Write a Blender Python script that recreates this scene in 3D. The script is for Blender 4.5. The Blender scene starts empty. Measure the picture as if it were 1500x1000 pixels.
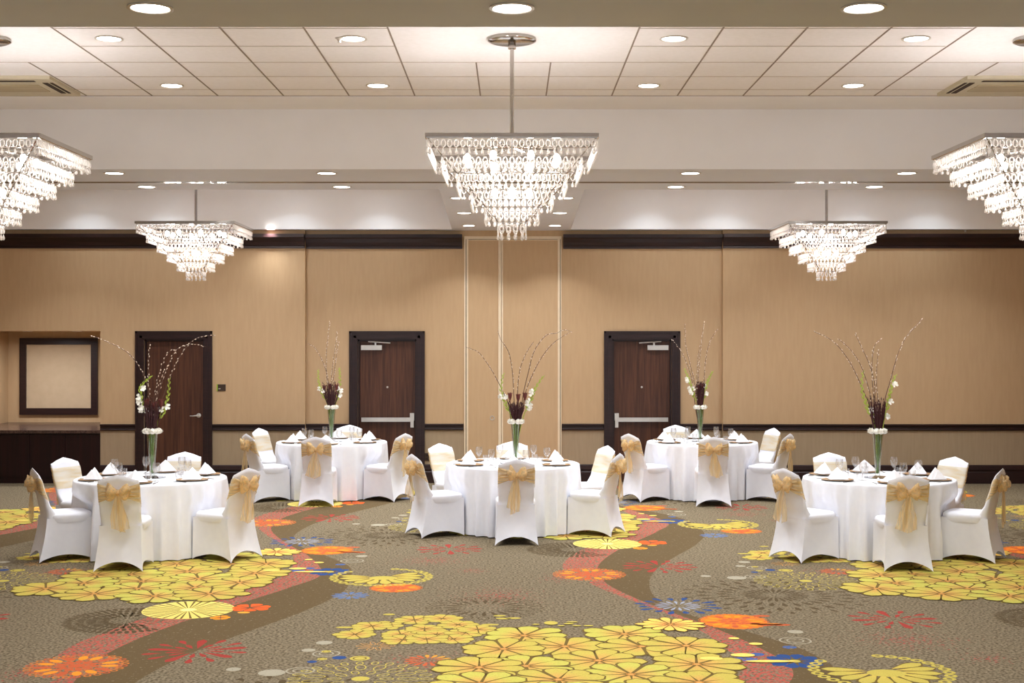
import bpy, math, random
from mathutils import Vector, Matrix
PI = math.pi
random.seed(7)
scn = bpy.context.scene
COL = scn.collection

# ------------------------------------------------------------------ camera, world, exposure
CAMZ = 2.2
cam_data = bpy.data.cameras.new('camera')
cam_data.sensor_width = 36.0
cam_data.lens = 48.0
cam_data.shift_y = -0.002
cam_data.clip_end = 200
cam = bpy.data.objects.new('camera', cam_data)
cam.location = (0, 0, CAMZ)
cam.rotation_euler = (PI / 2, 0, 0)
COL.objects.link(cam)
scn.camera = cam
scn.view_settings.view_transform = 'Standard'
scn.view_settings.look = 'None'
scn.view_settings.gamma = 1.0
scn.view_settings.use_curve_mapping = False
scn.view_settings.exposure = 0.34
scn.cycles.use_denoising = True
scn.cycles.max_bounces = 10
scn.cycles.diffuse_bounces = 5
scn.cycles.transparent_max_bounces = 24
scn.cycles.caustics_reflective = False
scn.cycles.caustics_refractive = False
scn.cycles.sample_clamp_indirect = 6.0
world = bpy.data.worlds.new('world')
scn.world = world
world.use_nodes = True
bg = world.node_tree.nodes['Background']
bg.inputs[0].default_value = (0.86, 0.93, 1.0, 1)
WORLD = 1.35
bg.inputs[1].default_value = WORLD
DOWN_E = 12.0        # recessed downlight lens radiance
BULB_E = 180.0        # chandelier bulb radiance
DOWN_W = 13.0         # watts of each recessed downlight

# ------------------------------------------------------------------ helpers
def lin(c):
    c = c / 255.0
    return c / 12.92 if c <= 0.04045 else ((c + 0.055) / 1.055) ** 2.4
def rgb(r, g, b, a=1.0):
    return (lin(r), lin(g), lin(b), a)

def px(x, y, d):
    """a point of the photograph at distance d from the lens, in metres"""
    return Vector(((x - 750) / 2000.0 * d, d, CAMZ - (y - 497) / 2000.0 * d))
def fl(x, y):
    """a point of the photograph lying on the floor"""
    d = 2000.0 * CAMZ / (y - 497)
    return ((x - 750) / 2000.0 * d, d)

class MB:
    def __init__(s):
        s.v = []; s.f = []; s.m = []; s.c = None
    def add(s, vs, fs, mi=0):
        o = len(s.v)
        s.v.extend([tuple(p) for p in vs])
        for f in fs:
            s.f.append(tuple(i + o for i in f)); s.m.append(mi)
        return s
    def box(s, x0, x1, y0, y1, z0, z1, mi=0):
        vs = [(x, y, z) for z in (z0, z1) for y in (y0, y1) for x in (x0, x1)]
        return s.add(vs, [(0, 2, 3, 1), (4, 5, 7, 6), (0, 1, 5, 4), (2, 6, 7, 3), (0, 4, 6, 2), (1, 3, 7, 5)], mi)
    def loft(s, rings, cap0=True, cap1=True, closed=True, mi=0):
        n = len(rings[0]); vs = [p for r in rings for p in r]; fs = []
        for k in range(len(rings) - 1):
            for i in range(n if closed else n - 1):
                j = (i + 1) % n
                fs.append((k * n + i, k * n + j, (k + 1) * n + j, (k + 1) * n + i))
        if cap0: fs.append(tuple(reversed(range(n))))
        if cap1: fs.append(tuple(range((len(rings) - 1) * n, len(rings) * n)))
        return s.add(vs, fs, mi)
    def lathe(s, prof, n=20, c=(0, 0, 0), cap0=True, cap1=True, mi=0):
        rings = [[(c[0] + r * math.cos(2 * PI * i / n), c[1] + r * math.sin(2 * PI * i / n), c[2] + z) for i in range(n)] for r, z in prof]
        return s.loft(rings, cap0, cap1, True, mi)
    def tube(s, pts, rad, n=6, mi=0, cap=True):
        pts = [Vector(p) for p in pts]; rings = []
        up = Vector((0.31, 0.92, 0.17))
        for k, p in enumerate(pts):
            t = (pts[min(k + 1, len(pts) - 1)] - pts[max(k - 1, 0)])
            if t.length < 1e-9: t = Vector((0, 0, 1))
            t.normalize()
            a = t.cross(up)
            if a.length < 1e-4: a = t.cross(Vector((1, 0, 0)))
            a.normalize(); b = t.cross(a)
            r = rad[k] if isinstance(rad, (list, tuple)) else rad
            rings.append([p + (a * math.cos(2 * PI * i / n) + b * math.sin(2 * PI * i / n)) * r for i in range(n)])
        return s.loft(rings, cap, cap, True, mi)
    def ball(s, c, rx, ry, rz, n=8, m=5, mi=0):
        rings = []
        for k in range(m + 1):
            ph = -PI / 2 + PI * (k + .001) / (m + .002)
            rings.append([(c[0] + rx * math.cos(ph) * math.cos(2 * PI * i / n), c[1] + ry * math.cos(ph) * math.sin(2 * PI * i / n), c[2] + rz * math.sin(ph)) for i in range(n)])
        return s.loft(rings, True, True, True, mi)
    def mesh(s, name, mats, smooth=None):
        me = bpy.data.meshes.new(name)
        me.from_pydata(s.v, [], s.f)
        for m in (mats if isinstance(mats, (list, tuple)) else [mats]):
            me.materials.append(m)
        if any(s.m): me.polygons.foreach_set('material_index', s.m)
        if smooth is not None:
            me.polygons.foreach_set('use_smooth', [True] * len(me.polygons))
            me.update()
            me.set_sharp_from_angle(angle=math.radians(smooth))
        me.update()
        return me
    def build(s, name, mats, parent=None, smooth=None):
        o = bpy.data.objects.new(name, s.mesh(name, mats, smooth))
        COL.objects.link(o)
        if parent: o.parent = parent
        return o

def empty(name, loc=(0, 0, 0), rz=0.0):
    o = bpy.data.objects.new(name, None)
    o.empty_display_size = .1
    o.location = loc; o.rotation_euler = (0, 0, rz)
    COL.objects.link(o)
    return o
def tag(o, label=None, cat=None, group=None, kind=None):
    if label: o['label'] = label
    if cat: o['category'] = cat
    if group: o['group'] = group
    if kind: o['kind'] = kind
    return o
def struct(o, label=None):
    o['kind'] = 'structure'
    if label: o['label'] = label
    return o
def copy_tree(o, parent=None):
    c = o.copy(); COL.objects.link(c)
    if parent: c.parent = parent
    for ch in KIDS.get(o.name, [k for k in o.children]):
        copy_tree(ch, c)
    return c
KIDS = {}

# ------------------------------------------------------------------ materials
def new_mat(name):
    m = bpy.data.materials.new(name); m.use_nodes = True
    nt = m.node_tree; nt.nodes.clear()
    out = nt.nodes.new('ShaderNodeOutputMaterial')
    return m, nt, out
def N(nt, t, **kw):
    n = nt.nodes.new(t)
    for k, v in kw.items():
        if k.startswith('i_'):
            n.inputs[k[2:].replace('_', ' ')].default_value = v
        else: setattr(n, k, v)
    return n
def pbr(name, col, rough=.6, metal=0, col2=None, scale=(8, 8, 8), nscale=1.0, detail=4, bump=0.0, bscale=60, sheen=0, spec=.5, trans=0, mixpos=(.35, .65), coat=0):
    m, nt, out = new_mat(name)
    p = N(nt, 'ShaderNodeBsdfPrincipled')
    p.inputs['Roughness'].default_value = rough
    p.inputs['Metallic'].default_value = metal
    p.inputs['Specular IOR Level'].default_value = spec
    if sheen: p.inputs['Sheen Weight'].default_value = sheen
    if coat: p.inputs['Coat Weight'].default_value = coat
    tc = N(nt, 'ShaderNodeTexCoord')
    mp = N(nt, 'ShaderNodeMapping'); mp.inputs['Scale'].default_value = scale
    nt.links.new(tc.outputs['Object'], mp.inputs['Vector'])
    ns = N(nt, 'ShaderNodeTexNoise'); ns.inputs['Scale'].default_value = nscale; ns.inputs['Detail'].default_value = detail
    nt.links.new(mp.outputs[0], ns.inputs['Vector'])
    cr = N(nt, 'ShaderNodeValToRGB')
    c2 = col2 or tuple([min(1, c * .93) for c in col[:3]] + [1])
    cr.color_ramp.elements[0].position = mixpos[0]; cr.color_ramp.elements[1].position = mixpos[1]
    cr.color_ramp.elements[0].color = c2; cr.color_ramp.elements[1].color = col
    nt.links.new(ns.outputs['Fac'], cr.inputs[0])
    nt.links.new(cr.outputs[0], p.inputs['Base Color'])
    if bump:
        b = N(nt, 'ShaderNodeBump'); b.inputs['Strength'].default_value = bump; b.inputs['Distance'].default_value = .002
        n2 = N(nt, 'ShaderNodeTexNoise'); n2.inputs['Scale'].default_value = bscale
        nt.links.new(mp.outputs[0], n2.inputs['Vector'])
        nt.links.new(n2.outputs['Fac'], b.inputs['Height']); nt.links.new(b.outputs[0], p.inputs['Normal'])
    nt.links.new(p.outputs[0], out.inputs[0])
    return m
def emit(name, col, e):
    m, nt, out = new_mat(name)
    em = N(nt, 'ShaderNodeEmission'); em.inputs[0].default_value = col; em.inputs[1].default_value = e
    nt.links.new(em.outputs[0], out.inputs[0])
    return m
def sheer(name, col, alpha, trans=.4, rough=.5, streak=(8, 8, 8), amp=.14):
    """sheer woven organza: folds show as denser and thinner streaks"""
    m, nt, out = new_mat(name)
    tc = N(nt, 'ShaderNodeTexCoord'); mp = N(nt, 'ShaderNodeMapping'); mp.inputs['Scale'].default_value = streak
    nt.links.new(tc.outputs['Object'], mp.inputs['Vector'])
    ns = N(nt, 'ShaderNodeTexNoise'); ns.inputs['Scale'].default_value = 1.0; ns.inputs['Detail'].default_value = 3
    nt.links.new(mp.outputs[0], ns.inputs['Vector'])
    cr = N(nt, 'ShaderNodeValToRGB'); cr.color_ramp.elements[0].position = .38; cr.color_ramp.elements[1].position = .62
    cr.color_ramp.elements[0].color = (min(1, col[0] * 1.08), min(1, col[1] * 1.12), min(1, col[2] * 1.25), 1); cr.color_ramp.elements[1].color = (col[0] * .86, col[1] * .80, col[2] * .68, 1)
    nt.links.new(ns.outputs['Fac'], cr.inputs[0])
    d = N(nt, 'ShaderNodeBsdfPrincipled'); d.inputs['Roughness'].default_value = rough
    d.inputs['Sheen Weight'].default_value = .3
    nt.links.new(cr.outputs[0], d.inputs['Base Color'])
    t = N(nt, 'ShaderNodeBsdfTranslucent'); nt.links.new(cr.outputs[0], t.inputs[0])
    mx = N(nt, 'ShaderNodeMixShader'); mx.inputs[0].default_value = trans
    nt.links.new(d.outputs[0], mx.inputs[1]); nt.links.new(t.outputs[0], mx.inputs[2])
    tr = N(nt, 'ShaderNodeBsdfTransparent')
    m2 = N(nt, 'ShaderNodeMixShader')
    mr = N(nt, 'ShaderNodeMapRange'); mr.inputs[1].default_value = .36; mr.inputs[2].default_value = .64
    mr.inputs[3].default_value = max(0, alpha - amp); mr.inputs[4].default_value = min(1, alpha + amp)
    nt.links.new(ns.outputs['Fac'], mr.inputs[0]); nt.links.new(mr.outputs[0], m2.inputs[0])
    nt.links.new(tr.outputs[0], m2.inputs[1]); nt.links.new(mx.outputs[0], m2.inputs[2])
    nt.links.new(m2.outputs[0], out.inputs[0])
    return m
def thin_glass(name, tint=(1, 1, 1, 1), refl=.12, milk=0.0, rim=.55):
    m, nt, out = new_mat(name)
    tr = N(nt, 'ShaderNodeBsdfTransparent'); tr.inputs[0].default_value = tint
    gl = N(nt, 'ShaderNodeBsdfGlossy'); gl.inputs['Roughness'].default_value = .05
    lw = N(nt, 'ShaderNodeLayerWeight'); lw.inputs[0].default_value = .35
    mr = N(nt, 'ShaderNodeMapRange'); mr.inputs[3].default_value = refl; mr.inputs[4].default_value = rim
    nt.links.new(lw.outputs['Facing'], mr.inputs[0])
    mx = N(nt, 'ShaderNodeMixShader'); nt.links.new(mr.outputs[0], mx.inputs[0])
    nt.links.new(tr.outputs[0], mx.inputs[1]); nt.links.new(gl.outputs[0], mx.inputs[2])
    last = mx
    if milk:
        tl = N(nt, 'ShaderNodeBsdfTranslucent'); tl.inputs[0].default_value = (.80, .74, .68, 1)
        df = N(nt, 'ShaderNodeBsdfDiffuse'); df.inputs[0].default_value = (.75, .70, .65, 1)
        a = N(nt, 'ShaderNodeAddShader'); a = N(nt, 'ShaderNodeMixShader'); a.inputs[0].default_value = .5
        nt.links.new(tl.outputs[0], a.inputs[1]); nt.links.new(df.outputs[0], a.inputs[2])
        m3 = N(nt, 'ShaderNodeMixShader'); m3.inputs[0].default_value = milk
        nt.links.new(mx.outputs[0], m3.inputs[1]); nt.links.new(a.outputs[0], m3.inputs[2]); last = m3
    nt.links.new(last.outputs[0], out.inputs[0])
    return m

M = {}
M['wall'] = pbr('beige_wall_vinyl', rgb(194, 162, 124), .75, col2=rgb(190, 158, 120), scale=(6, 6, .8), nscale=4, bump=.04, bscale=60)
M['wall_low'] = pbr('taupe_wainscot_vinyl', rgb(164, 143, 115), .75, col2=rgb(158, 137, 109), scale=(6, 6, .5), nscale=6)
M['paint'] = pbr('ceiling_paint', rgb(247, 244, 244), .85, col2=rgb(244, 241, 241), nscale=.3)
M['beam'] = pbr('soffit_paint', rgb(220, 220, 226), .85, col2=rgb(217, 217, 223), nscale=.3)
M['tile'] = pbr('ceiling_tile', rgb(247, 241, 239), .9, col2=rgb(243, 237, 234), nscale=3, bump=.1)
M['groove'] = pbr('tile_groove', rgb(150, 134, 120), .9)
M['groove_light'] = pbr('tile_groove_soft', rgb(196, 180, 166), .9)
M['dark'] = pbr('dark_stained_wood', rgb(44, 22, 21), .38, col2=rgb(33, 15, 16), scale=(1, 1, 12), nscale=3, spec=.4)
M['leaf'] = pbr('walnut_door_veneer', rgb(90, 54, 37), .42, col2=rgb(64, 36, 25), scale=(16, 4, .7), nscale=2.5, detail=7, spec=.35)
M['cab'] = pbr('cabinet_wood', rgb(36, 12, 13), .4, col2=rgb(26, 8, 10), scale=(12, 2, .5), nscale=2, spec=.3)
M['stone'] = pbr('bar_stone', rgb(92, 70, 62), .22, col2=rgb(52, 38, 34), scale=(20, 20, 20), nscale=2, mixpos=(.3, .7))
M['panelbeige'] = pbr('pinboard_fabric', rgb(196, 172, 142), .8, col2=rgb(191, 167, 137), nscale=1)
M['strip'] = pbr('pale_metal_trim', rgb(232, 212, 182), .5)
M['chrome'] = pbr('polished_chrome', rgb(200, 195, 190), .12, metal=1)
M['nickel'] = pbr('satin_nickel', rgb(205, 200, 194), .35, metal=.7)
M['steel'] = pbr('flatware_steel', rgb(190, 188, 186), .2, metal=1)
M['white'] = pbr('white_spandex', rgb(240, 241, 248), .8, col2=rgb(237, 238, 246), nscale=2, sheen=.2)
M['cloth'] = pbr('white_table_linen', rgb(243, 244, 250), .85, col2=rgb(240, 241, 248), nscale=2, sheen=.1)
M['napkin'] = pbr('white_napkin_linen', rgb(250, 248, 250), .85, nscale=2)
M['gold'] = sheer('gold_organza', rgb(242, 216, 162), .70, .35, streak=(6, 6, 70), amp=.25)
M['goldb'] = sheer('gold_organza_bow', rgb(245, 217, 162), .74, .35, streak=(40, 40, 40), amp=.24)
M['goldt'] = sheer('gold_organza_tail', rgb(244, 219, 168), .58, .4, streak=(60, 60, 3), amp=.24)
M['cream'] = sheer('cream_organza_band', rgb(248, 234, 204), .66, .25, streak=(4, 4, 26), amp=.08)
M['charger'] = pbr('gold_charger_lacquer', rgb(184, 146, 104), .35, metal=.5)
M['charger_u'] = pbr('charger_dark_underside', rgb(40, 28, 22), .5)
M['glass'] = thin_glass('clear_glass', (1, 1, 1, 1), .06, .02, .5)
M['vase'] = thin_glass('vase_glass', (.95, .98, .95, 1), .08, 0, .55)
M['crystal'] = thin_glass('crystal', (1, .99, .97, 1), .22, .56, .8)
M['mirror'] = pbr('mirror_glass', rgb(170, 180, 196), .04, metal=1)
M['bulb'] = emit('warm_bulb', (1, .975, .985, 1), BULB_E)
M['lens'] = emit('downlight_lens', (1, .97, .93, 1), DOWN_E)
M['lenscool'] = emit('cool_downlight_lens', (.86, .94, 1, 1), DOWN_E)
M['ringw'] = pbr('white_trim_ring', rgb(214, 205, 194), .4)
M['vent'] = pbr('cassette_plastic', rgb(206, 194, 168), .5)
M['ventdark'] = pbr('cassette_slot', rgb(52, 32, 20), .8)
M['ventmid'] = pbr('cassette_grille', rgb(204, 188, 156), .6, col2=rgb(168, 150, 120), scale=(1, 40, 1), nscale=1)
M['green'] = pbr('green_stem', rgb(128, 164, 66), .5, col2=rgb(84, 122, 42), nscale=12)
M['lime'] = pbr('lime_gladiolus', rgb(190, 206, 84), .5, col2=rgb(146, 172, 54), nscale=30)
M['petal'] = pbr('white_petals', rgb(248, 244, 232), .6, nscale=20)
M['maroon'] = pbr('maroon_leaves', rgb(82, 38, 42), .6, col2=rgb(52, 24, 28), nscale=30)
M['protea'] = pbr('rust_flower_heads', rgb(124, 52, 44), .6, col2=rgb(84, 34, 32), nscale=40)
M['willow'] = pbr('willow_bark', rgb(86, 56, 42), .6)
M['catkin'] = pbr('willow_catkin', rgb(232, 212, 190), .8)
M['signbr'] = pbr('sign_brown', rgb(58, 40, 28), .4)
M['signgr'] = pbr('sign_green', rgb(150, 180, 40), .4)
M['signwh'] = pbr('sign_white', rgb(210, 200, 190), .5)

# ------------------------------------------------------------------ floor: woven floral carpet
def carpet_material():
    m, nt, out = new_mat('floral_carpet')
    p = N(nt, 'ShaderNodeBsdfPrincipled'); p.inputs['Roughness'].default_value = .95; p.inputs['Specular IOR Level'].default_value = .1
    tc = N(nt, 'ShaderNodeTexCoord')
    def noise(sc, det=2):
        n = N(nt, 'ShaderNodeTexNoise'); n.inputs['Scale'].default_value = sc; n.inputs['Detail'].default_value = det
        nt.links.new(tc.outputs['Object'], n.inputs['Vector']); return n
    n1 = noise(48, 3); n2 = noise(7, 3); n3 = noise(110, 2)
    c1 = N(nt, 'ShaderNodeValToRGB')
    e = c1.color_ramp.elements
    e[0].position = .36; e[0].color = rgb(84, 72, 53); e[1].position = .64; e[1].color = rgb(143, 129, 105)
    nt.links.new(n1.outputs['Fac'], c1.inputs[0])
    c2 = N(nt, 'ShaderNodeMix', data_type='RGBA', blend_type='MULTIPLY'); c2.inputs[0].default_value = .35
    nt.links.new(c1.outputs[0], c2.inputs[6])
    c2r = N(nt, 'ShaderNodeValToRGB'); c2r.color_ramp.elements[0].color = (.72, .72, .72, 1); c2r.color_ramp.elements[1].color = (1, 1, 1, 1)
    nt.links.new(n2.outputs['Fac'], c2r.inputs[0]); nt.links.new(c2r.outputs[0], c2.inputs[7])
    at = N(nt, 'ShaderNodeAttribute', attribute_name='dye')
    # yarn-to-yarn variation inside the dyed figures
    var = N(nt, 'ShaderNodeMapRange'); var.inputs[1].default_value = .3; var.inputs[2].default_value = .7; var.inputs[3].default_value = .88; var.inputs[4].default_value = 1.08
    nt.links.new(n3.outputs['Fac'], var.inputs[0])
    vm = N(nt, 'ShaderNodeVectorMath', operation='SCALE'); nt.links.new(at.outputs['Color'], vm.inputs[0]); nt.links.new(var.outputs[0], vm.inputs['Scale'])
    # cover: 1 solid, less = only part of the yarns are dyed
    nm = N(nt, 'ShaderNodeTexNoise'); nm.inputs['Scale'].default_value = 34; nm.inputs['Detail'].default_value = 3
    nt.links.new(tc.outputs['Object'], nm.inputs['Vector'])
    thr = N(nt, 'ShaderNodeMath', operation='MULTIPLY_ADD'); thr.inputs[1].default_value = .55; thr.inputs[2].default_value = .23
    nt.links.new(at.outputs['Alpha'], thr.inputs[0])
    sub = N(nt, 'ShaderNodeMath', operation='SUBTRACT'); nt.links.new(thr.outputs[0], sub.inputs[0]); nt.links.new(nm.outputs['Fac'], sub.inputs[1])
    sc = N(nt, 'ShaderNodeMath', operation='MULTIPLY'); sc.inputs[1].default_value = 12; sc.use_clamp = True
    ad = N(nt, 'ShaderNodeMath', operation='ADD'); ad.inputs[1].default_value = .0
    nt.links.new(sub.outputs[0], sc.inputs[0])
    mx = N(nt, 'ShaderNodeMix', data_type='RGBA'); nt.links.new(sc.outputs[0], mx.inputs[0])
    nt.links.new(c2.outputs[2], mx.inputs[6]); nt.links.new(vm.outputs[0], mx.inputs[7])
    nt.links.new(mx.outputs[2], p.inputs['Base Color'])
    b = N(nt, 'ShaderNodeBump'); b.inputs['Strength'].default_value = .25; b.inputs['Distance'].default_value = .003
    nt.links.new(n3.outputs['Fac'], b.inputs['Height']); nt.links.new(b.outputs[0], p.inputs['Normal'])
    nt.links.new(p.outputs[0], out.inputs[0])
    return m

class Carpet:
    def __init__(s):
        s.v = []; s.c = []; s.f = []; s.z = .0004; s.pv = []; s.pc = []; s.pf = []
    def poly(s, pts, cols, centre=None, ccol=None):
        """a filled figure: fan about its centre"""
        o = len(s.pv)
        n = len(pts)
        if centre is None: centre = (sum(p[0] for p in pts) / n, sum(p[1] for p in pts) / n)
        if not isinstance(cols, list): cols = [cols] * n
        s.pv.append((centre[0], centre[1], s.z)); s.pc.append(ccol or cols[0])
        for p, c in zip(pts, cols):
            s.pv.append((p[0], p[1], s.z)); s.pc.append(c)
        for i in range(n):
            s.pf.append((o, o + 1 + i, o + 1 + (i + 1) % n))
    def strip(s, L, R, cols):
        o = len(s.pv); n = len(L)
        for a, b in zip(L, R):
            s.pv.append((a[0], a[1], s.z)); s.pv.append((b[0], b[1], s.z)); s.pc += [cols, cols]
        for i in range(n - 1):
            s.pf.append((o + 2 * i, o + 2 * i + 1, o + 2 * i + 3, o + 2 * i + 2))
    def up(s, k=1): s.z += .000025 * k
    def stamp(s):
        """lay the collected figures over the floor in the half-drop repeat of the broadloom"""
        if not s.pv: return
        x0 = min(p[0] for p in s.pv); x1 = max(p[0] for p in s.pv); y0 = min(p[1] for p in s.pv); y1 = max(p[1] for p in s.pv)
        for i in range(-6, 7):
            for j in range(-5, 6):
                dx = 3.66 * i; dy = -3.59 * i + 7.18 * j
                if x1 + dx < -9.4 or x0 + dx > 9.4 or y1 + dy < 7.2 or y0 + dy > 20.8: continue
                if x1 + dx > 9.4 or x0 + dx < -9.4 or y1 + dy > 20.8: continue
                o = len(s.v)
                s.v += [(p[0] + dx, p[1] + dy, p[2]) for p in s.pv]; s.c += s.pc
                s.f += [tuple(k + o for k in f) for f in s.pf]
        s.pv = []; s.pc = []; s.pf = []; s.up()
C = Carpet()
def dye(r, g, b, a=1.0): return rgb(r, g, b)[:3] + (a,)
YEL = dye(190, 172, 82); YEL2 = dye(232, 190, 100); PEA = dye(206, 152, 86); DK = dye(112, 92, 48); BRN = dye(112, 96, 68); ORA = dye(202, 118, 54); ORR = dye(190, 92, 56)
RED = dye(156, 60, 52); BLU = dye(48, 74, 126); PAL = dye(150, 156, 172); GRY = dye(160, 152, 132)
def petal(cx, cy, a, r0, r1, w, ci, co, mid=.62, n=7):
    ca, sa = math.cos(a), math.sin(a); pts = []; cols = []
    L = []
    for k in range(n + 1):
        t = k / n
        h = w * (t / mid) ** .95 if t < mid else w * math.sqrt(max(0, 1 - ((t - mid) / (1 - mid)) ** 2))
        L.append((r0 + (r1 - r0) * t, h, t))
    seq = [(r, h, t) for r, h, t in L] + [(r, -h, t) for r, h, t in reversed(L[1:-1])]
    for r, h, t in seq:
        pts.append((cx + r * ca - h * sa, cy + r * sa + h * ca))
        k = min(1, t / .55); cols.append(tuple(ci[q] * (1 - k) + co[q] * k for q in range(4)))
    rc = r0 + (r1 - r0) * mid
    C.poly(pts, cols, (cx + rc * ca, cy + rc * sa), co)
def disc(cx, cy, rx, ry, col, n=20, rot=0):
    C.poly([(cx + rx * math.cos(2 * PI * k / n) * math.cos(rot) - ry * math.sin(2 * PI * k / n) * math.sin(rot), cy + rx * math.cos(2 * PI * k / n) * math.sin(rot) + ry * math.sin(2 * PI * k / n) * math.cos(rot)) for k in range(n)], col, (cx, cy))
def oring(cx, cy, rx, ry, t, col, n=16, rot=0):
    A = []; B = []
    for k in range(n + 1):
        a = 2 * PI * k / n
        for lst, ax, ay in ((A, rx, ry), (B, rx - t, ry - t)):
            lst.append((cx + ax * math.cos(a) * math.cos(rot) - ay * math.sin(a) * math.sin(rot), cy + ax * math.cos(a) * math.sin(rot) + ay * math.sin(a) * math.cos(rot)))
    C.strip(A, B, col)
rc_ = random.Random(3)
def flower(cx, cy, r, n=9, rot=0, ci=PEA, co=YEL, gap=.86, under=True, eye=True, r0=.1):
    pet = [(rot + 2 * PI * k / n + rc_.uniform(-.05, .05), r * rc_.uniform(.88, 1.07)) for k in range(n)]
    if under:
        disc(cx, cy, r * .74, r * .74, DK, 24); C.up()
        for a, rr in pet: petal(cx, cy, a, r * r0, rr + r * .022, math.tan(PI / n) * r * .745 * 1.06, DK, DK, .72, 9)
        C.up()
    for a, rr in pet:
        petal(cx, cy, a, r * r0, rr - r * .01, math.tan(PI / n) * r * .745 * gap, ci, co, .72, 9)
    C.up()
    if eye:
        disc(cx, cy, r * .10, r * .10, dye(176, 120, 60), 10); C.up(); disc(cx, cy, r * .065, r * .065, PEA, 8); C.up()

# ground bands of the repeat
def spline(tab, y):
    ys = [t[0] for t in tab]
    y = (y - ys[0]) % 7.18 + ys[0]
    tb = tab + [(tab[0][0] + 7.18, tab[0][1])]
    for k in range(len(tb) - 1):
        if tb[k][0] <= y <= tb[k + 1][0]:
            p0 = tb[k - 1][1] if k > 0 else tb[-2][1]; p1 = tb[k][1]; p2 = tb[k + 1][1]; p3 = tb[k + 2][1] if k + 2 < len(tb) else tb[1][1]
            t = (y - tb[k][0]) / (tb[k + 1][0] - tb[k][0])
            return .5 * ((2 * p1) + (-p0 + p2) * t + (2 * p0 - 5 * p1 + 4 * p2 - p3) * t * t + (-p0 + 3 * p1 - 3 * p2 + p3) * t ** 3)
    return tab[0][1]
EAST = [(8.86, 2.18), (9.65, 2.08), (10.35, 1.74), (11.0, 1.38), (11.7, 1.22), (12.5, 1.26), (13.2, 1.42), (13.9, 1.68), (14.6, 1.96), (15.4, 2.17)]
REDC = [(8.6, 1.52), (9.1, 1.70), (9.65, 1.66), (10.4, 1.48), (11.1, 1.22), (11.8, .94), (12.4, .76), (13.2, .66), (14.1, .86), (15.0, 1.2)]
REDW = [(8.6, .19), (9.1, .17), (9.65, .13), (10.4, .07), (11.1, .03), (11.8, .05), (12.4, .08), (13.2, .17), (14.1, .19), (15.0, .2)]
def bands():
    for i in range(-5, 6):
        ys = [7.25 + .1 * k for k in range(136)]
        L = []; R = []; RL = []; RR = []
        for y in ys:
            yy = y + 3.59 * i
            L.append((spline(REDC, yy) + 3.66 * i, y)); R.append((spline(EAST, yy) + 3.66 * i, y))
            c = spline(REDC, yy); w = spline(REDW, yy)
            RL.append((c - w + 3.66 * i, y)); RR.append((c + w + 3.66 * i, y))
        if R[0][0] > 9.3 or L[0][0] < -9.3: continue
        R = [(max(a[0], b[0] + .02), b[1]) if False else (max(a[0], b[0]), b[1]) for a, b in zip(L, R)]
        o = len(C.v)
        for LL, RR_, col, z in ((L, R, dye(98, 81, 55, .82), .00012), (RL, RR, dye(178, 84, 72, .56), .0002)):
            o = len(C.v)
            for a, b in zip(LL, RR_):
                C.v += [(a[0], a[1], z), (b[0], b[1], z)]; C.c += [col, col]
            C.f += [(o + 2 * k, o + 2 * k + 1, o + 2 * k + 3, o + 2 * k + 2) for k in range(len(LL) - 1)]
bands(); C.z = .0003

# pinkish flecked clouds of dyed yarn
for (x, y, rx, ry) in ((-.10, 11.7, .72, .85), (fl(640, 960)[0], 9.3, .75, .55), (2.88, 10.0, .68, .65), (fl(30, 985)[0], 9.0, .3, .5), (fl(1440, 960)[0], 9.4, .35, .3)):
    C.poly([(x + rx * math.cos(2 * PI * k / 26) * rc_.uniform(.8, 1.1), y + ry * math.sin(2 * PI * k / 26) * rc_.uniform(.8, 1.1)) for k in range(26)], dye(160, 80, 70, .10), (x, y), dye(160, 80, 70, .50)); C.up()
C.stamp()

def dahlia(cx, cy, R, rings, n, col, a0=0, a1=2 * PI):
    for q in range(rings):
        r = R * (.28 + .72 * (q + .5) / rings); m = int(n * (.7 + .3 * q))
        for k in range(m):
            a = a0 + (a1 - a0) * (k + .5 * (q % 2)) / m
            disc(cx + r * math.cos(a), cy + r * math.sin(a), R * .30 / rings ** .5 * .62, (a1 - a0) * r / m * .36, col, 10, a)
def thin_rays(cx, cy, r0, r1, n, col, w=.008):
    for k in range(n):
        a = 2 * PI * (k + rc_.uniform(-.2, .2)) / n; ca, sa = math.cos(a), math.sin(a)
        C.poly([(cx + r0 * ca - w * .3 * sa, cy + r0 * sa + w * .3 * ca), (cx + r1 * ca - w * sa, cy + r1 * sa + w * ca), (cx + r1 * ca + w * sa, cy + r1 * sa - w * ca), (cx + r0 * ca + w * .3 * sa, cy + r0 * sa - w * .3 * ca)], col)
BR = dye(84, 70, 48, .90)
x, y = fl(187, 908); dahlia(x, y, .50, 4, 22, BR, PI * .45, PI * 1.75); thin_rays(x, y, .05, .3, 22, BR, .007); C.stamp()
x, y = 2.26, 11.75
for k in range(26):
    a = 2 * PI * k / 26
    for r0, r1, w in ((.08, .30, .016), (.34, .50, .024), (.53, .68, .026), (.70, .80, .02)):
        petal(x, y, a + (.12 if r0 in (.34, .70) else 0), r0, r1, w, BR, BR)
C.stamp()
x, y = fl(710, 890)
for k in range(20):
    a = 2 * PI * k / 20; oring(x + .42 * math.cos(a), y + .42 * math.sin(a), .07, .05, .012, BR, 10, a); petal(x, y, a, .16, .34, .02, BR, BR)
C.stamp()

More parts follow.
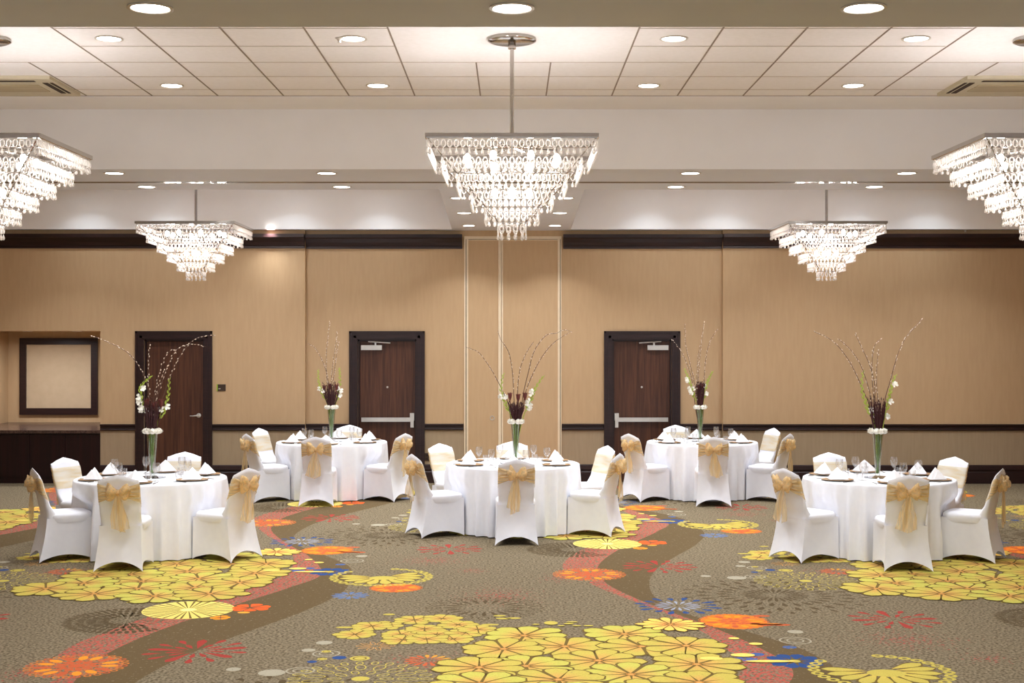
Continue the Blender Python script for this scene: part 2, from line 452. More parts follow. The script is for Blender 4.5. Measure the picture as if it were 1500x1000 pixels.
# pale outlines
for (u, v, r) in ((452, 952, .05), (478, 957, .10), (440, 982, .1), (398, 985, .09), (342, 980, .05), (475, 941, .06), (1165, 925, .06), (1165, 938, .12)):
    x, y = fl(u, v)
    if r < .07 or v == 985: disc(x, y, r, r, dye(164, 156, 136, .9))
    else: oring(x, y, r, r, .014, GRY); oring(x, y, r * .55, r * .55, .012, GRY)
C.stamp()
# red stars
def star(cx, cy, R, col, rot=0, n=14):
    for k in range(n):
        a = rot + 2 * PI * k / n
        if k % 3 == 0: petal(cx, cy, a, R * .18, R * .98, R * .10, col, col, .75)
        else:
            petal(cx, cy, a, R * .2, R * .58, R * .055, col, col); petal(cx, cy, a, R * .62, R * 1.02, R * .07, col, col)
x, y = fl(287, 953); star(x, y, .37, RED, .3); C.stamp()
x, y = fl(1310, 907); star(x, y, .36, RED, .1, 12); C.stamp()
# blue figures
x, y = fl(993, 887)
for k in range(16):
    a = 2 * PI * k / 16
    petal(x, y, a, .06, .2, .014, PAL, PAL); petal(x, y, a + .1, .22, .37 if k % 2 else .33, .028, BLU, BLU)
C.stamp()
x, y = fl(87, 862); oring(x, y, .28, .28, .012, BLU, 30)
for k in range(18):
    a = 2 * PI * k / 18; petal(x, y, a, .03, .17, .012, BLU, BLU); oring(x + .22 * math.cos(a), y + .22 * math.sin(a), .07, .03, .01, BLU, 10, a)
C.stamp()
x, y = fl(1164, 968)
for k in range(10):
    a = 2 * PI * k / 10; petal(x, y, a, .05, .21, .05, BLU, BLU)
C.up(); disc(x, y, .04, .04, YEL); disc(x - .22, y + .2, .05, .05, dye(70, 96, 150, .8)); disc(x - .33, y + .06, .09, .06, dye(84, 96, 150, .7)); disc(x + .05, y + .42, .05, .05, dye(70, 96, 150, .7))
C.stamp()
x, y = fl(513, 872)
for k in range(12):
    a = 2 * PI * k / 12; petal(x, y, a, .03, .17, .024, dye(120, 134, 164, .85), dye(96, 114, 150, .85))
C.stamp()
for (u, v, r) in ((457, 969, .035), (497, 963, .05)):
    x, y = fl(u, v); disc(x, y, r, r, BLU)
for (u, v, r) in ((472, 965, .035), (478, 954, .035), (527, 964, .07)):
    x, y = fl(u, v); disc(x, y, r, r, YEL); C.up(); disc(x, y, r * .7, r * .7, DK); C.up(); disc(x, y, r * .55, r * .55, YEL)
C.stamp()
# outlined yellow disc
x, y = fl(528, 994)
for q, (r, n, a_, b_) in enumerate(((.43, 26, .045, .028), (.31, 15, .075, .04), (.17, 10, .05, .03))):
    for k in range(n):
        a = 2 * PI * k / n; oring(x + r * math.cos(a), y + r * math.sin(a), a_, b_, .009, YEL, 10, a)
disc(x, y, .06, .06, YEL); C.stamp()
# small outlined peach flower
x, y = fl(550, 946)
for k in range(10):
    a = 2 * PI * k / 10; oring(x + .09 * math.cos(a), y + .09 * math.sin(a), .055, .02, .006, PEA, 10, a)
C.stamp()
x, y = fl(627, 967)
for k in range(15):
    a = 2 * PI * k / 15; petal(x, y, a, .05, .17, .016, ORR, ORR if k > 4 else dye(206, 150, 60))
C.stamp()
# orange discs
def orange_disc(cx, cy, R, squash=1.0, rot=0):
    for q, (r, n, a_, b_, c) in enumerate(((.88, 30, .085, .075, ORA), (.62, 15, .17, .09, dye(234, 142, 44)), (.30, 11, .13, .07, ORR), (.0, 1, .16, .16, ORA))):
        for k in range(n):
            a = 2 * PI * k / n; dx, dy = R * r * math.cos(a), R * r * math.sin(a) * squash
            cc = c if (k + q) % 3 else ORR
            if q == 0:
                oring(cx + dx, cy + dy, R * a_, R * b_, R * .035, cc, 8, a)
            else: disc(cx + dx, cy + dy, R * a_, R * b_, cc, 10, a)
    C.up()
x, y = fl(112, 975); disc(x, y, .31, .31, dye(190, 100, 56, .55)); C.up(); orange_disc(x, y, .36); C.stamp()
x, y = fl(580, 861); disc(x, y, .22, .2, dye(224, 110, 50, .75)); C.up(); orange_disc(x, y, .25, .9); C.stamp()
x, y = fl(1075, 910); disc(x, y, .26, .28, dye(238, 120, 40, .8)); C.up(); orange_disc(x, y, .29, 1.05)
for k, (u, v) in enumerate(((1100, 913), (1112, 914), (1122, 915), (1134, 914), (1145, 915), (1108, 906), (1115, 902))):
    a, b = fl(u, v); disc(a, b, .07, .035, ORA if k % 2 else ORR)
C.stamp()
# yellow disc with dark rays, orange blossoms beside it
x, y = fl(276, 893); disc(x, y, .37, .37, dye(222, 204, 110), 36); C.up(); thin_rays(x, y, .07, .36, 30, DK, .010); C.up(); disc(x, y, .06, .06, dye(236, 214, 140)); C.stamp()
x, y = fl(366, 890); flower(x, y, .17, 7, .4, ORR, dye(232, 96, 44), under=False, eye=False)
x, y = fl(323, 904.5); flower(x, y, .085, 6, .2, ORA, dye(240, 150, 44), under=False, eye=False); x, y = fl(357, 897); disc(x, y, .05, .035, dye(240, 160, 60)); C.stamp()
# pebbles
for (u, v, a_, b_) in ((231, 873.5, .07, .06), (198, 882, .075, .04), (258, 873, .035, .035), (292, 868, .04, .03), (276, 874, .03, .02), (283, 877, .03, .02)):
    x, y = fl(u, v); disc(x, y, a_, b_, YEL, 14)
C.stamp()
# crescent of petals
x, y = fl(1290, 981); x, y = 2.45, 9.06
for k in range(26):
    a = PI * .78 + 2 * PI * .86 * k / 26
    rr = .44
    oring(x + rr * math.cos(a), y + rr * math.sin(a), .045, .045, .026, YEL, 8, a)
for k in range(11):
    a = PI * .95 + 2 * PI * .68 * k / 11
    petal(x, y, a, .09, .40, .068, DK, DK); C.up(); petal(x, y, a, .10, .39, .052, dye(204, 176, 84), YEL)
disc(x + .02, y - .06, .13, .1, YEL); C.stamp()
# second cluster
for k, (u, v) in enumerate(((520, 929), (560, 916), (587, 929), (607, 908), (622, 921), (640, 929), (590, 937), (648, 906), (671, 915), (683, 927), (664, 936), (545, 907 + 10), (625, 936), (700, 922))):
    x, y = fl(u, v); flower(x, y, .17, 8, k * .7, PEA, YEL, .9, eye=False)
for (u, v, a_) in ((505, 919, .07), (522, 923, .05), (570, 900, .05), (732, 902, .05), (737, 906, .06), (752, 905.5, .06), (718, 915, .07)):
    x, y = fl(u, v); disc(x, y, a_, .03, YEL, 12)
C.stamp()
# the great cluster
BIG = [(.09, 10.14), (.38, 9.78), (-.06, 9.70), (.84, 10.19), (.93, 9.78), (.59, 9.35), (.09, 9.19), (1.25, 9.80), (1.25, 9.24), (.78, 8.96), (-.22, 9.15), (.30, 8.82), (.36, 8.45), (.85, 8.5), (1.20, 8.75), (-.2, 8.72), (-.45, 8.45), (0.05, 8.2), (.6, 8.1), (1.05, 8.2)]
for k, (x, y) in enumerate(BIG):
    flower(x, y, .34, 9, k * 1.1, PEA, YEL if k % 3 else dye(190, 182, 86), .86)
x, y = fl(982, 915); flower(x, y, .26, 13, .2, dye(236, 150, 90), dye(240, 196, 96), .8); C.up()
for (u, v, a_, b_) in ((807, 913, .055, .07), (785, 915, .03, .02), (833, 914, .04, .025), (838, 911.5, .045, .02), (822, 917, .03, .02), (845, 917, .035, .018), (862, 917, .04, .022)):
    x, y = fl(u, v); disc(x, y, a_, b_, YEL, 12)
for (u, v, a_, b_) in ((1088, 960, .085, .055), (1075, 935.5, .04, .035), (1107, 943.5, .05, .04), (1128, 969, .17, .035), (1042, 965, .08, .05)):
    x, y = fl(u, v); disc(x, y, a_, b_, dye(236, 204, 104), 16)
C.stamp()
def build_floor():
    me = bpy.data.meshes.new('floor')
    g = [(-9.5, -8, 0), (9.5, -8, 0), (9.5, 23.2, 0), (-9.5, 23.2, 0)]
    vs = g + C.v
    fs = [(0, 1, 2, 3)] + [tuple(i + 4 for i in f) for f in C.f]
    me.from_pydata(vs, [], fs)
    at = me.color_attributes.new('dye', 'FLOAT_COLOR', 'POINT')
    flat = []
    for c in [(0, 0, 0, -2.0)] * 4 + C.c: flat += c
    at.data.foreach_set('color', flat)
    me.materials.append(carpet_material())
    me.update()
    o = bpy.data.objects.new('floor', me); COL.objects.link(o)
    struct(o, 'patterned carpet with yellow and orange flowers')
build_floor()

# ------------------------------------------------------------------ room shell
ZT, ZB = 4.47, 3.87            # tray ceiling and soffit heights
YO, YC = 20.85, 20.95          # back wall planes: outer bays and centre bay
YN = 22.9                      # back of the bar niche
XJL, XJR = -3.16, 3.22
XW = 9.5
def X(u, d=YC): return (u - 750) / 2000.0 * d
def Z(v, d=YC): return CAMZ - (v - 497) / 2000.0 * d

def wall_holes(name, x0, x1, y, z0, z1, holes, mats, zsplit, depth=.15):
    """a wall slab facing the camera with rectangular openings, low part in the second material"""
    b = MB()
    xs = sorted(set([x0, x1] + [h[0] for h in holes] + [h[1] for h in holes]))
    zs = sorted(set([z0, z1, zsplit] + [h[2] for h in holes] + [h[3] for h in holes]))
    for i in range(len(xs) - 1):
        for k in range(len(zs) - 1):
            cx = (xs[i] + xs[i + 1]) / 2; cz = (zs[k] + zs[k + 1]) / 2
            if any(h[0] < cx < h[1] and h[2] < cz < h[3] for h in holes): continue
            b.box(xs[i], xs[i + 1], y, y + depth, zs[k], zs[k + 1], 1 if cz < zsplit else 0)
    o = b.build(name, mats)
    return struct(o)
RAIL0, RAIL1 = .807, .907
D1 = (X(211, YO), X(299, YO)); D2 = (X(524), X(610)); D3 = (X(897), X(984))
DTOP = Z(497)
NX = (-8.45, X(147, YO)); NTOP = 2.33
wall_holes('wall_back', -XW, XJL, YO, 0, ZB, [(D1[0], D1[1], 0, DTOP), (NX[0], NX[1], 0, NTOP)], [M['wall'], M['wall_low']], RAIL0)
wall_holes('wall_back', XJR, XW, YO, 0, ZB, [], [M['wall'], M['wall_low']], RAIL0)
PK = (X(680), X(822))
wall_holes('wall_back', XJL, XJR, YC, 0, ZB, [(D2[0], D2[1], 0, DTOP), (D3[0], D3[1], 0, DTOP), (PK[0], PK[1], 0, Z(346))], [M['wall'], M['wall_low']], RAIL0)
struct(MB().box(-XW - .15, -XW, -8, 23.1, 0, 4.7).build('wall_left', M['wall']))
struct(MB().box(XW, XW + .15, -8, 23.1, 0, 4.7).build('wall_right', M['wall']))
# bar niche shell
b = MB()
b.box(NX[0] - .1, NX[1] + .1, YN, YN + .1, 0, NTOP + .1)
b.box(NX[0] - .1, NX[0], YO + .15, YN, 0, NTOP + .1)
b.box(NX[1], NX[1] + .1, YO + .15, YN, 0, NTOP + .1)
b.box(NX[0], NX[1], YO + .15, YN, NTOP, NTOP + .1)
struct(b.build('wall_niche', M['wall']))

# ceiling
def ceiling():
    b = MB()
    b.box(-XW, XW, 7.3, 13.4, ZT, ZT + .1)
    xs_edge = 12.72
    gx = [-.905 + .611 * k for k in range(-13, 18)]
    def inpanel(x, y0):   # plain panels over the chandeliers
        for c in (-4.24, .01, 4.26):
            if abs(x - c) < .905 - .02 and y0 < 11.15: return True
        return False
    rows = [8.13, 8.74, 9.35, 9.96, 10.57, 11.18, 11.79, 12.40, xs_edge]
    t = .006
    g = MB()
    for x in gx:
        if abs(x) > XW - .3: continue
        for y0, y1 in ((7.3, 8.13), (8.13, 9.35), (9.35, 11.18), (11.18, xs_edge)):
            if y0 == 9.35 and inpanel(x, y0): continue
            g.box(x - t, x + t, y0, y1, ZT - .004, ZT + .001, 0)
    for y in rows:
        x = -XW + .1
        segs = [(-XW + .1, -4.24 - .905), (-4.24 + .905, -.905), (.925, 3.355), (4.26 + .905, XW - .1)] if 9.4 < y < 11.1 else [(-XW + .1, XW - .1)]
        for s0, s1 in segs:
            g.box(s0, s1, y - t * .7, y + t * .7, ZT - .003, ZT + .001, 0 if y > 12.6 else 1)
    o = struct(b.build('ceiling', M['tile']), 'tiled tray ceiling')
    g.build('tile_grid', [M['groove'], M['groove_light']], o)
    # soffit beams
    struct(MB().box(-XW, XW, 3.4, 7.3, ZB, ZT + .3).build('ceiling', M['beam']))
    b = MB().box(-XW, XW, 13.4, 14.44, ZB, ZT + .3).box(-XW, XW, 14.54, 15.23, ZB, ZT + .3).box(-XW, XW, 14.44, 14.54, ZB + .06, ZT + .3)
    for i, f in enumerate(b.f):
        if i % 6 == 2 and i < 6: b.m[i] = 1
    far = struct(b.build('ceiling', [M['beam'], M['paint']]))
    tr = MB()
    for y in (14.452, 14.528): tr.box(-XW + .01, XW - .01, y - .012, y + .012, ZB - .006, ZB + .055)
    tr.build('partition_track', M['chrome'], far)
    # plain border between tiles and the beam
    struct(MB().box(-XW, XW, xs_edge + .01, 13.4, ZT - .012, ZT - .001).build('ceiling', M['paint']))
    # rear bay: lid, centre beam, rear strip
    struct(MB().box(-XW, XW, 15.23, 23.1, ZT, ZT + .1).build('ceiling', M['paint']))
    vs = [(-.81, 15.23, ZB), (.81, 15.23, ZB), (.89, 20.7, ZB), (-.91, 20.7, ZB), (-.81, 15.23, ZT), (.81, 15.23, ZT), (.89, 20.7, ZT), (-.91, 20.7, ZT)]
    struct(MB().add(vs, [(0, 3, 2, 1), (4, 5, 6, 7), (0, 1, 5, 4), (1, 2, 6, 5), (2, 3, 7, 6), (3, 0, 4, 7)]).build('ceiling', M['beam']))
    b = MB().box(-XW, XW, 20.7, 21.1, ZB - .0, ZT); b.m[2] = 1
    struct(b.build('ceiling', [M['beam'], M['paint']]))
    # bay behind the camera
    struct(MB().box(-XW, XW, -8, 3.4, ZT, ZT + .1).build('ceiling', M['tile']))
ceiling()

struct(MB().box(-6.15, XW, 21.1, 21.2, 0, 4.5).box(-XW, -6.15, 21.1, 21.2, 2.45, 4.5).build('wall_back', M['dark']))  # added unseen backing, stops world light leaking through door and pocket gaps

# crown, chair rail, baseboard
def molding(name, x0, x1, y, prof, mat=None):
    """prof: (distance out from wall, z) swept along x"""
    b = MB()
    n = len(prof)
    vs = [(x0, y - p[0], p[1]) for p in prof] + [(x1, y - p[0], p[1]) for p in prof]
    fs = [(i, (i + 1) % n, n + (i + 1) % n, n + i) for i in range(n)] + [tuple(reversed(range(n))), tuple(range(n, 2 * n))]
    b.add(vs, fs)
    return struct(b.build(name, mat or M['dark']))
def crown(k, x0, x1, y):
    z0, z1 = 3.59, 3.805
    molding('trim_%d' % k, x0, x1, y, [(0, z0), (.03, z0), (.03, z0 + .035), (.045, z0 + .045), (.06, z0 + .09), (.10, z0 + .15), (.12, z0 + .165), (.12, z1), (0, z1)])
def rail(k, x0, x1, y):
    molding('trim_%d' % k, x0, x1, y, [(0, RAIL0), (.018, RAIL0), (.022, RAIL0 + .02), (.012, RAIL0 + .03), (.012, RAIL0 + .06), (.03, RAIL0 + .075), (.03, RAIL1), (0, RAIL1)])
def base(name, x0, x1, y):
    molding(name, x0, x1, y, [(0, 0), (.03, 0), (.03, .17), (.022, .18), (.022, .2), (.035, .21), (.03, .27), (.01, .285), (0, .285)])
crown(1, -XW, XJL, YO); crown(2, XJL, PK[0] - .03, YC); crown(3, PK[1] + .03, XJR, YC); crown(4, XJR, XW, YO)
CW = .128   # door casing width
k = 5
for x0, x1, y in ((NX[1], D1[0] - CW, YO), (D1[1] + CW, XJL, YO), (XJL, D2[0] - CW, YC), (D2[1] + CW, PK[0] - .01, YC), (PK[1] + .01, D3[0] - CW, YC), (D3[1] + CW, XJR, YC), (XJR, XW, YO)):
    rail(k, x0, x1, y); k += 1
    base('baseboard_back', x0, x1, y)
base('baseboard_back', -XW, NX[0], YO)

# ------------------------------------------------------------------ doors
def door(n, x0, x1, y, hand, exit_bar):
    w = x1 - x0
    root = empty('door_%d' % n, ((x0 + x1) / 2, y, 0)); struct(root)
    h = w / 2
    fr = MB()
    for s in (-1, 1):
        xa, xb = sorted((s * h, s * (h + CW)))
        fr.box(xa, xb, -.03, 0, 0, DTOP + CW)
        xa, xb = sorted((s * (h + .02), s * (h + .06))); fr.box(xa, xb, -.036, -.03, 0, DTOP + .06)
        xa, xb = sorted((s * (h + CW - .03), s * (h + CW))); fr.box(xa, xb, -.042, -.03, 0, DTOP + CW)
        xa, xb = sorted((s * (h - .025), s * h)); fr.box(xa, xb, .02, .14, 0, DTOP)
    fr.box(-h, h, -.03, 0, DTOP, DTOP + CW); fr.box(-h - .06, h + .06, -.036, -.03, DTOP + .02, DTOP + .06)
    fr.box(-h - CW, h + CW, -.042, -.03, DTOP + CW - .03, DTOP + CW)
    fr.box(-h, h, .02, .14, DTOP - .025, DTOP)
    fr.build('door_frame', M['dark'], root)
    MB().box(-h + .027, h - .027, .06, .105, .012, DTOP - .03).build('door_leaf', M['leaf'], root)
    if exit_bar:
        s = hand  # side of the latch
        bar = MB().box(-h + .055, h - .055, .0, .03, Z(618) + .005, Z(612) + .005)
        bar.box(-h + .055, h - .055, .03, .06, Z(618) + .015, Z(612) - .005)
        pb = bar.build('push_bar', M['nickel'], root)
        xa, xb = sorted((s * (h - .10), s * (h - .035)))
        MB().box(xa, xb, -.012, .06, Z(616), Z(605)).box(xa + .008, xb - .008, -.006, .06, Z(626), Z(616)).build('latch_case', M['nickel'], root)
        c = -s
        xa, xb = sorted((c * (h - .05), c * (h - .05 - .32)))
        MB().box(xa, xb, .0, .06, Z(512.5), Z(505.5)).build('door_closer', M['nickel'], root)
        x_m = c * (h - .05 - .22)
        a = MB().box(x_m - .012, x_m + .012, .015, .05, Z(505.5), Z(501.5))
        a.tube([(c * (h - .16), .03, Z(500)), (c * (h - .50), -.01, Z(502.2))], .012, 6)
        a.build('closer_arm', M['nickel'], root)
        pp = MB(); pp.lathe([(.0, 0), (.013, 0), (.016, .008), (.0, .012)], 12)
        o = pp.build('peephole', M['nickel'], root, 40); o.location = (0, .06, Z(567)); o.rotation_euler = (PI / 2, 0, 0)
    else:
        hd = MB()
        hd.lathe([(0, 0), (.034, 0), (.034, .008), (.012, .014), (.012, .05), (0, .05)], 18)
        for i, p in enumerate(hd.v): hd.v[i] = (p[0], -p[2], p[1])
        hd.tube([(0, -.045, 0), (-.03, -.052, -.002), (-.08, -.055, -.008), (-.125, -.05, -.006)], [.012, .011, .009, .007], 8)
        o = hd.build('door_handle', M['nickel'], root, 40); o.location = (h - .095, .06, Z(608.5, YO))
    return root
door(1, D1[0], D1[1], YO, 1, False)
door(2, D2[0], D2[1], YC, 1, True)
door(3, D3[0], D3[1], YC, -1, True)

# pocket for the movable partition: two flush leaves in pale metal edging
def pocket():
    root = empty('door_4', ((PK[0] + PK[1]) / 2, YC, 0)); struct(root, 'flush beige partition pocket doors with pale edging')
    cx = (PK[0] + PK[1]) / 2; zt = Z(346); zl = Z(352)
    def xx(u): return X(u) - cx
    fr = MB()
    fr.box(PK[0] - cx, xx(682.3), -.022, .1, 0, zt); fr.box(xx(683.3), xx(686), -.012, .1, 0, zl + .02)
    fr.box(xx(821.2), PK[1] - cx + .005, -.022, .1, 0, zt); fr.box(xx(817), xx(820.3), -.012, .1, 0, zl + .02)
    fr.box(PK[0] - cx, PK[1] - cx, -.004, .1, zl + .02, zt); fr.box(xx(686), xx(817), -.012, .1, zl, zl + .012)
    fr.build('door_frame', M['strip'], root)
    MB().box(xx(682.3), xx(683.3), .03, .1, 0, zl + .02).box(xx(820.3), xx(821.2), .03, .1, 0, zl + .02).build('edge_seam', M['dark'], root)
    MB().box(xx(686), xx(730), 0, .04, .02, zl).build('door_leaf', M['wall'], root)
    MB().box(xx(737), xx(817), 0, .04, .02, zl).build('door_leaf', M['wall'], root)
    MB().box(xx(730), xx(734), -.014, .04, .02, zl).box(xx(734), xx(735), .012, .04, .02, zl).box(xx(735), xx(737), -.008, .04, .02, zl).build('edge_strip', M['strip'], root)
    r = MB(); n = 18
    r.loft([[(math.cos(2 * PI * i / n) * a, b_, math.sin(2 * PI * i / n) * a) for i in range(n)] for a, b_ in ((.035, 0), (.035, -.006), (.026, -.006), (.024, 0))], False, False)
    o = r.build('finger_pull', M['nickel'], root, 40); o.location = (xx(721), 0, Z(612)); 
pocket()

# door plaque, outlet
p = empty('door_sign', (X(324.5, YO), YO, Z(567.5, YO)))
MB().box(-.055, .065, -.012, 0, -.05, .05).build('sign_plate', M['signbr'], p)
MB().box(-.072, -.055, -.012, 0, -.052, .052).build('sign_edge', M['signgr'], p)
MB().box(-.044, -.012, -.014, -.012, -.022, -.012).build('sign_lettering', M['signwh'], p)
tag(p, 'small brown sign with green edge on the wall right of the leftmost door', 'sign')
p = empty('wall_outlet', (X(625.5), YC, Z(669)))
MB().box(-.04, .04, -.008, 0, -.06, .06).build('cover_plate', M['signbr'], p)
MB().box(-.016, .016, -.011, -.008, .012, .042).build('socket', M['dark'], p); MB().box(-.016, .016, -.011, -.008, -.042, -.012).build('socket', M['dark'], p)
tag(p, 'dark wall outlet plate low on the wall right of the left exit door', 'outlet')

# ------------------------------------------------------------------ bar niche furniture
CT = .813
cabn = empty('bar_cabinet', ((NX[0] + NX[1]) / 2, YO, 0))
hw = (NX[1] - NX[0]) / 2
MB().box(-hw + .002, hw - .002, .04, 1.9, 0, CT - .045).build('cabinet_body', M['cab'], cabn)
nd = 4; wd = (2 * hw - .004) / nd
for i in range(nd):
    MB().box(-hw + .004 + i * wd, -hw + (i + 1) * wd - .004, .018, .0395, .11, CT - .06).build('cabinet_door', M['cab'], cabn)
tag(cabn, 'long dark wood bar cabinet built into the niche at far left', 'cabinet')
o = MB().box(NX[0] + .001, NX[1] - .001, YO - .01, YN - .001, CT - .045, CT).build('countertop', M['stone'])
tag(o, 'dark polished stone countertop on the bar cabinet in the niche', 'countertop')
pc = px(87, 551, YN)
pn = empty('framed_panel', (pc.x, YN - .001, pc.z))
hx, hz = 57 / 2000 * YN, 56 / 2000 * YN
f = MB(); t = .11
f.box(-hx, hx, -.05, 0, hz - t, hz).box(-hx, hx, -.05, 0, -hz, -hz + t).box(-hx, -hx + t, -.05, 0, -hz + t, hz - t).box(hx - t, hx, -.05, 0, -hz + t, hz - t)
f.build('frame', M['dark'], pn)
MB().box(-hx + t, hx - t, -.025, -.005, -hz + t, hz - t).build('panel', M['panelbeige'], pn)
tag(pn, 'square beige panel in a wide dark wood frame above the bar counter', 'framed panel')

# ------------------------------------------------------------------ downlights
def make_downlight(lens):
    r = empty('recessed_downlight')
    n = 24
    g = MB().loft([[(math.cos(2 * PI * i / n) * a, math.sin(2 * PI * i / n) * a, z) for i in range(n)] for a, z in ((.105, 0), (.108, -.006), (.092, -.008), (.086, -.001))], False, False)
    g.build('trim_ring', M['ringw'], r, 50)
    MB().add([(math.cos(2 * PI * i / n) * .087, -math.sin(2 * PI * i / n) * .087, -.003) for i in range(n)], [tuple(range(n))]).build('lamp_lens', lens, r)
    return r
dl_proto = {'w': None, 'c': None}; lamp_data = {}
def downlight(x, y, z, label, group, cool=False, scale=1.0, power=1.0):
    key = 'c' if cool else 'w'
    if dl_proto[key] is None:
        dl_proto[key] = make_downlight(M['lenscool'] if cool else M['lens']); o = dl_proto[key]
        KIDS[key] = list(o.children)
    else:
        src = dl_proto[key]; o = src.copy(); COL.objects.link(o)
        for ch in KIDS[key]:
            c = ch.copy(); COL.objects.link(c); c.parent = o
    o.location = (x, y, z); o.scale = (scale,) * 3
    tag(o, label, 'downlight', group)
    if key not in lamp_data:
        ld = bpy.data.lights.new('downlight_lamp', 'AREA'); ld.shape = 'DISK'; ld.size = .15
        ld.spread = math.radians(112 if not cool else 116); ld.energy = DOWN_W * (.30 if cool else 1)
        ld.color = (.78, .90, 1) if cool else (.91, .955, 1)
        lamp_data[key] = ld
    la = bpy.data.objects.new('downlight_lamp', lamp_data[key]); COL.objects.link(la); la.parent = o; la.location = (0, 0, -.006)
    if power != 1.0:
        k2 = (key, power)
        if k2 not in lamp_data:
            lamp_data[k2] = la.data.copy(); lamp_data[k2].energy *= power; lamp_data[k2].spread = math.radians(103)
        la.data = lamp_data[k2]
    if scale < .8: la.data = la.data.copy(); la.data.energy = DOWN_W * (1.3 if z < 3 else .7); la.data.spread = math.radians(168 if z < 3 else 112)
    return o
bpy.context.view_layer.update()
for x, w in ((-1.82, 'left'), (0, 'middle'), (1.77, 'right')):
    downlight(x, 6.87, ZB, '%s of the three large downlights in the dark soffit at the top edge' % w, 'downlights in the near soffit', scale=1.08)
names4 = ['leftmost', 'second from left', 'second from right', 'rightmost']
for y, rn in ((10.3, 'nearer'), (12.2, 'farther')):
    for x, w in zip((-3.04, -1.2, 1.22, 3.05), names4):
        downlight(x, y, ZT, 'round downlight in the tiled ceiling, %s of the %s row of four' % (w, rn), 'downlights in the tiled ceiling')
for y, rn in ((13.7, 'nearer'), (14.92, 'farther')):
    for x, w in zip((-3.99, -1.86, 1.79, 3.96), names4):
        downlight(x, y, ZB, 'round downlight in the grey cross beam, %s of the %s row' % (w, rn), 'downlights in the cross beam')
for y, rn in ((16.1, 'nearest'), (18.0, 'middle'), (20.0, 'farthest')):
    for x, w in ((-.63, 'left'), (.63, 'right')):
        downlight(x, y, ZB, '%s downlight of the %s pair in the short beam behind the central chandelier' % (w, rn), 'downlights in the centre beam')
downlight((113 - 750) / 2000 * 21.5, 21.5, NTOP, 'small downlight showing under the top edge of the bar niche', 'niche downlights', scale=.7)
downlight(X(398, 20.8), 20.71, ZB, 'small downlight tucked in the strip above the dark crown right of the far left chandelier', 'strip downlight', scale=.7)
downlight(-7.7, 21.7, NTOP, 'small unseen downlight added at the left end of the bar niche', 'niche downlights', scale=.7)  # extra lamp added to brighten the niche and its framed panel
# the same fixtures where the frame does not reach: nearer tile row, rear trays, the bay behind the camera
for x in (-6.9, -3.04, -1.2, 1.22, 3.05, 6.9):
    downlight(x, 8.3, ZT, 'round downlight in the tiled ceiling hidden behind the near soffit', 'hidden downlights of the tile bay')
for x in (-6.4, -5.2, -3.3, -1.97, 2.07, 3.2, 5.2, 6.3):
    downlight(x, 20.15, ZT, 'cool white downlight inside the rear ceiling tray', 'hidden downlights of the rear trays', cool=True)
for x in (-6.6, -2.1, 2.1, 6.6, -4.4, 4.4):
    for y in ((16.6, 19.0) if abs(x) != 4.4 else (19.0,)):
        o = downlight(x, y, ZT, 'warm downlight inside the rear ceiling tray', 'hidden warm downlights of the rear trays', power=1.8)
for x in (-6.5, -3.5, 3.5, 6.5):
    downlight(x, 4.5, ZB, 'downlight in the near soffit outside the picture', 'hidden downlights of the near soffit')
for x in (-6, -3, 0, 3, 6):
    for y in (-1, 1.8):
        downlight(x, y, ZT, 'downlight in the bay behind the camera', 'hidden downlights behind the camera')

# small ceiling fittings
sp = MB(); sp.lathe([(.03, 0), (.034, -.004), (.018, -.012), (.010, -.03), (.016, -.036), (0, -.038)], 14, cap0=False)
def sprinkler(x, y, z, label):
    o = sp.build('sprinkler_head', M['ringw'], None, 40); o.location = (x, y, z); tag(o, label, 'sprinkler', 'ceiling sprinklers')
c = px(1414, 341, 20.8); 
sprinkler((1414 - 750) / 2000 * 20.78, 20.78, ZB, 'small sprinkler in the strip above the dark crown moulding at right')
c = px(497, 55, 10.3); sprinkler(-1.30, 10.28, ZT, 'small white sprinkler beside a downlight in the tiled ceiling left of the centre pole')

# ceiling cassettes
def cassette(x0, label):
    r = empty('ceiling_cassette', (x0, 12.17, ZT))
    h = .44
    MB().box(-h, h, -.42, .42, -.03, .0).build('housing', M['vent'], r)
    MB().box(-.25, .25, -.16, .16, -.036, -.03).build('intake_grille', M['ventmid'], r)
    for i, (a, b_, c_, d_) in enumerate(((-.28, .28, -.345, -.30), (-.365, -.32, -.25, .25), (.32, .365, -.25, .25))):
        MB().box(a, b_, c_, d_, -.034, -.03).build('air_slot', M['ventdark'], r)
    MB().box(-.41, -.385, -.25, .25, -.034, -.03).box(.385, .41, -.25, .25, -.034, -.03).build('louvre', M['ventdark'], r)
    tag(r, label, 'air vent')
cassette(-4.42, 'square beige air conditioning cassette in the ceiling at left edge')
cassette(4.36, 'square beige air conditioning cassette in the ceiling at right edge')

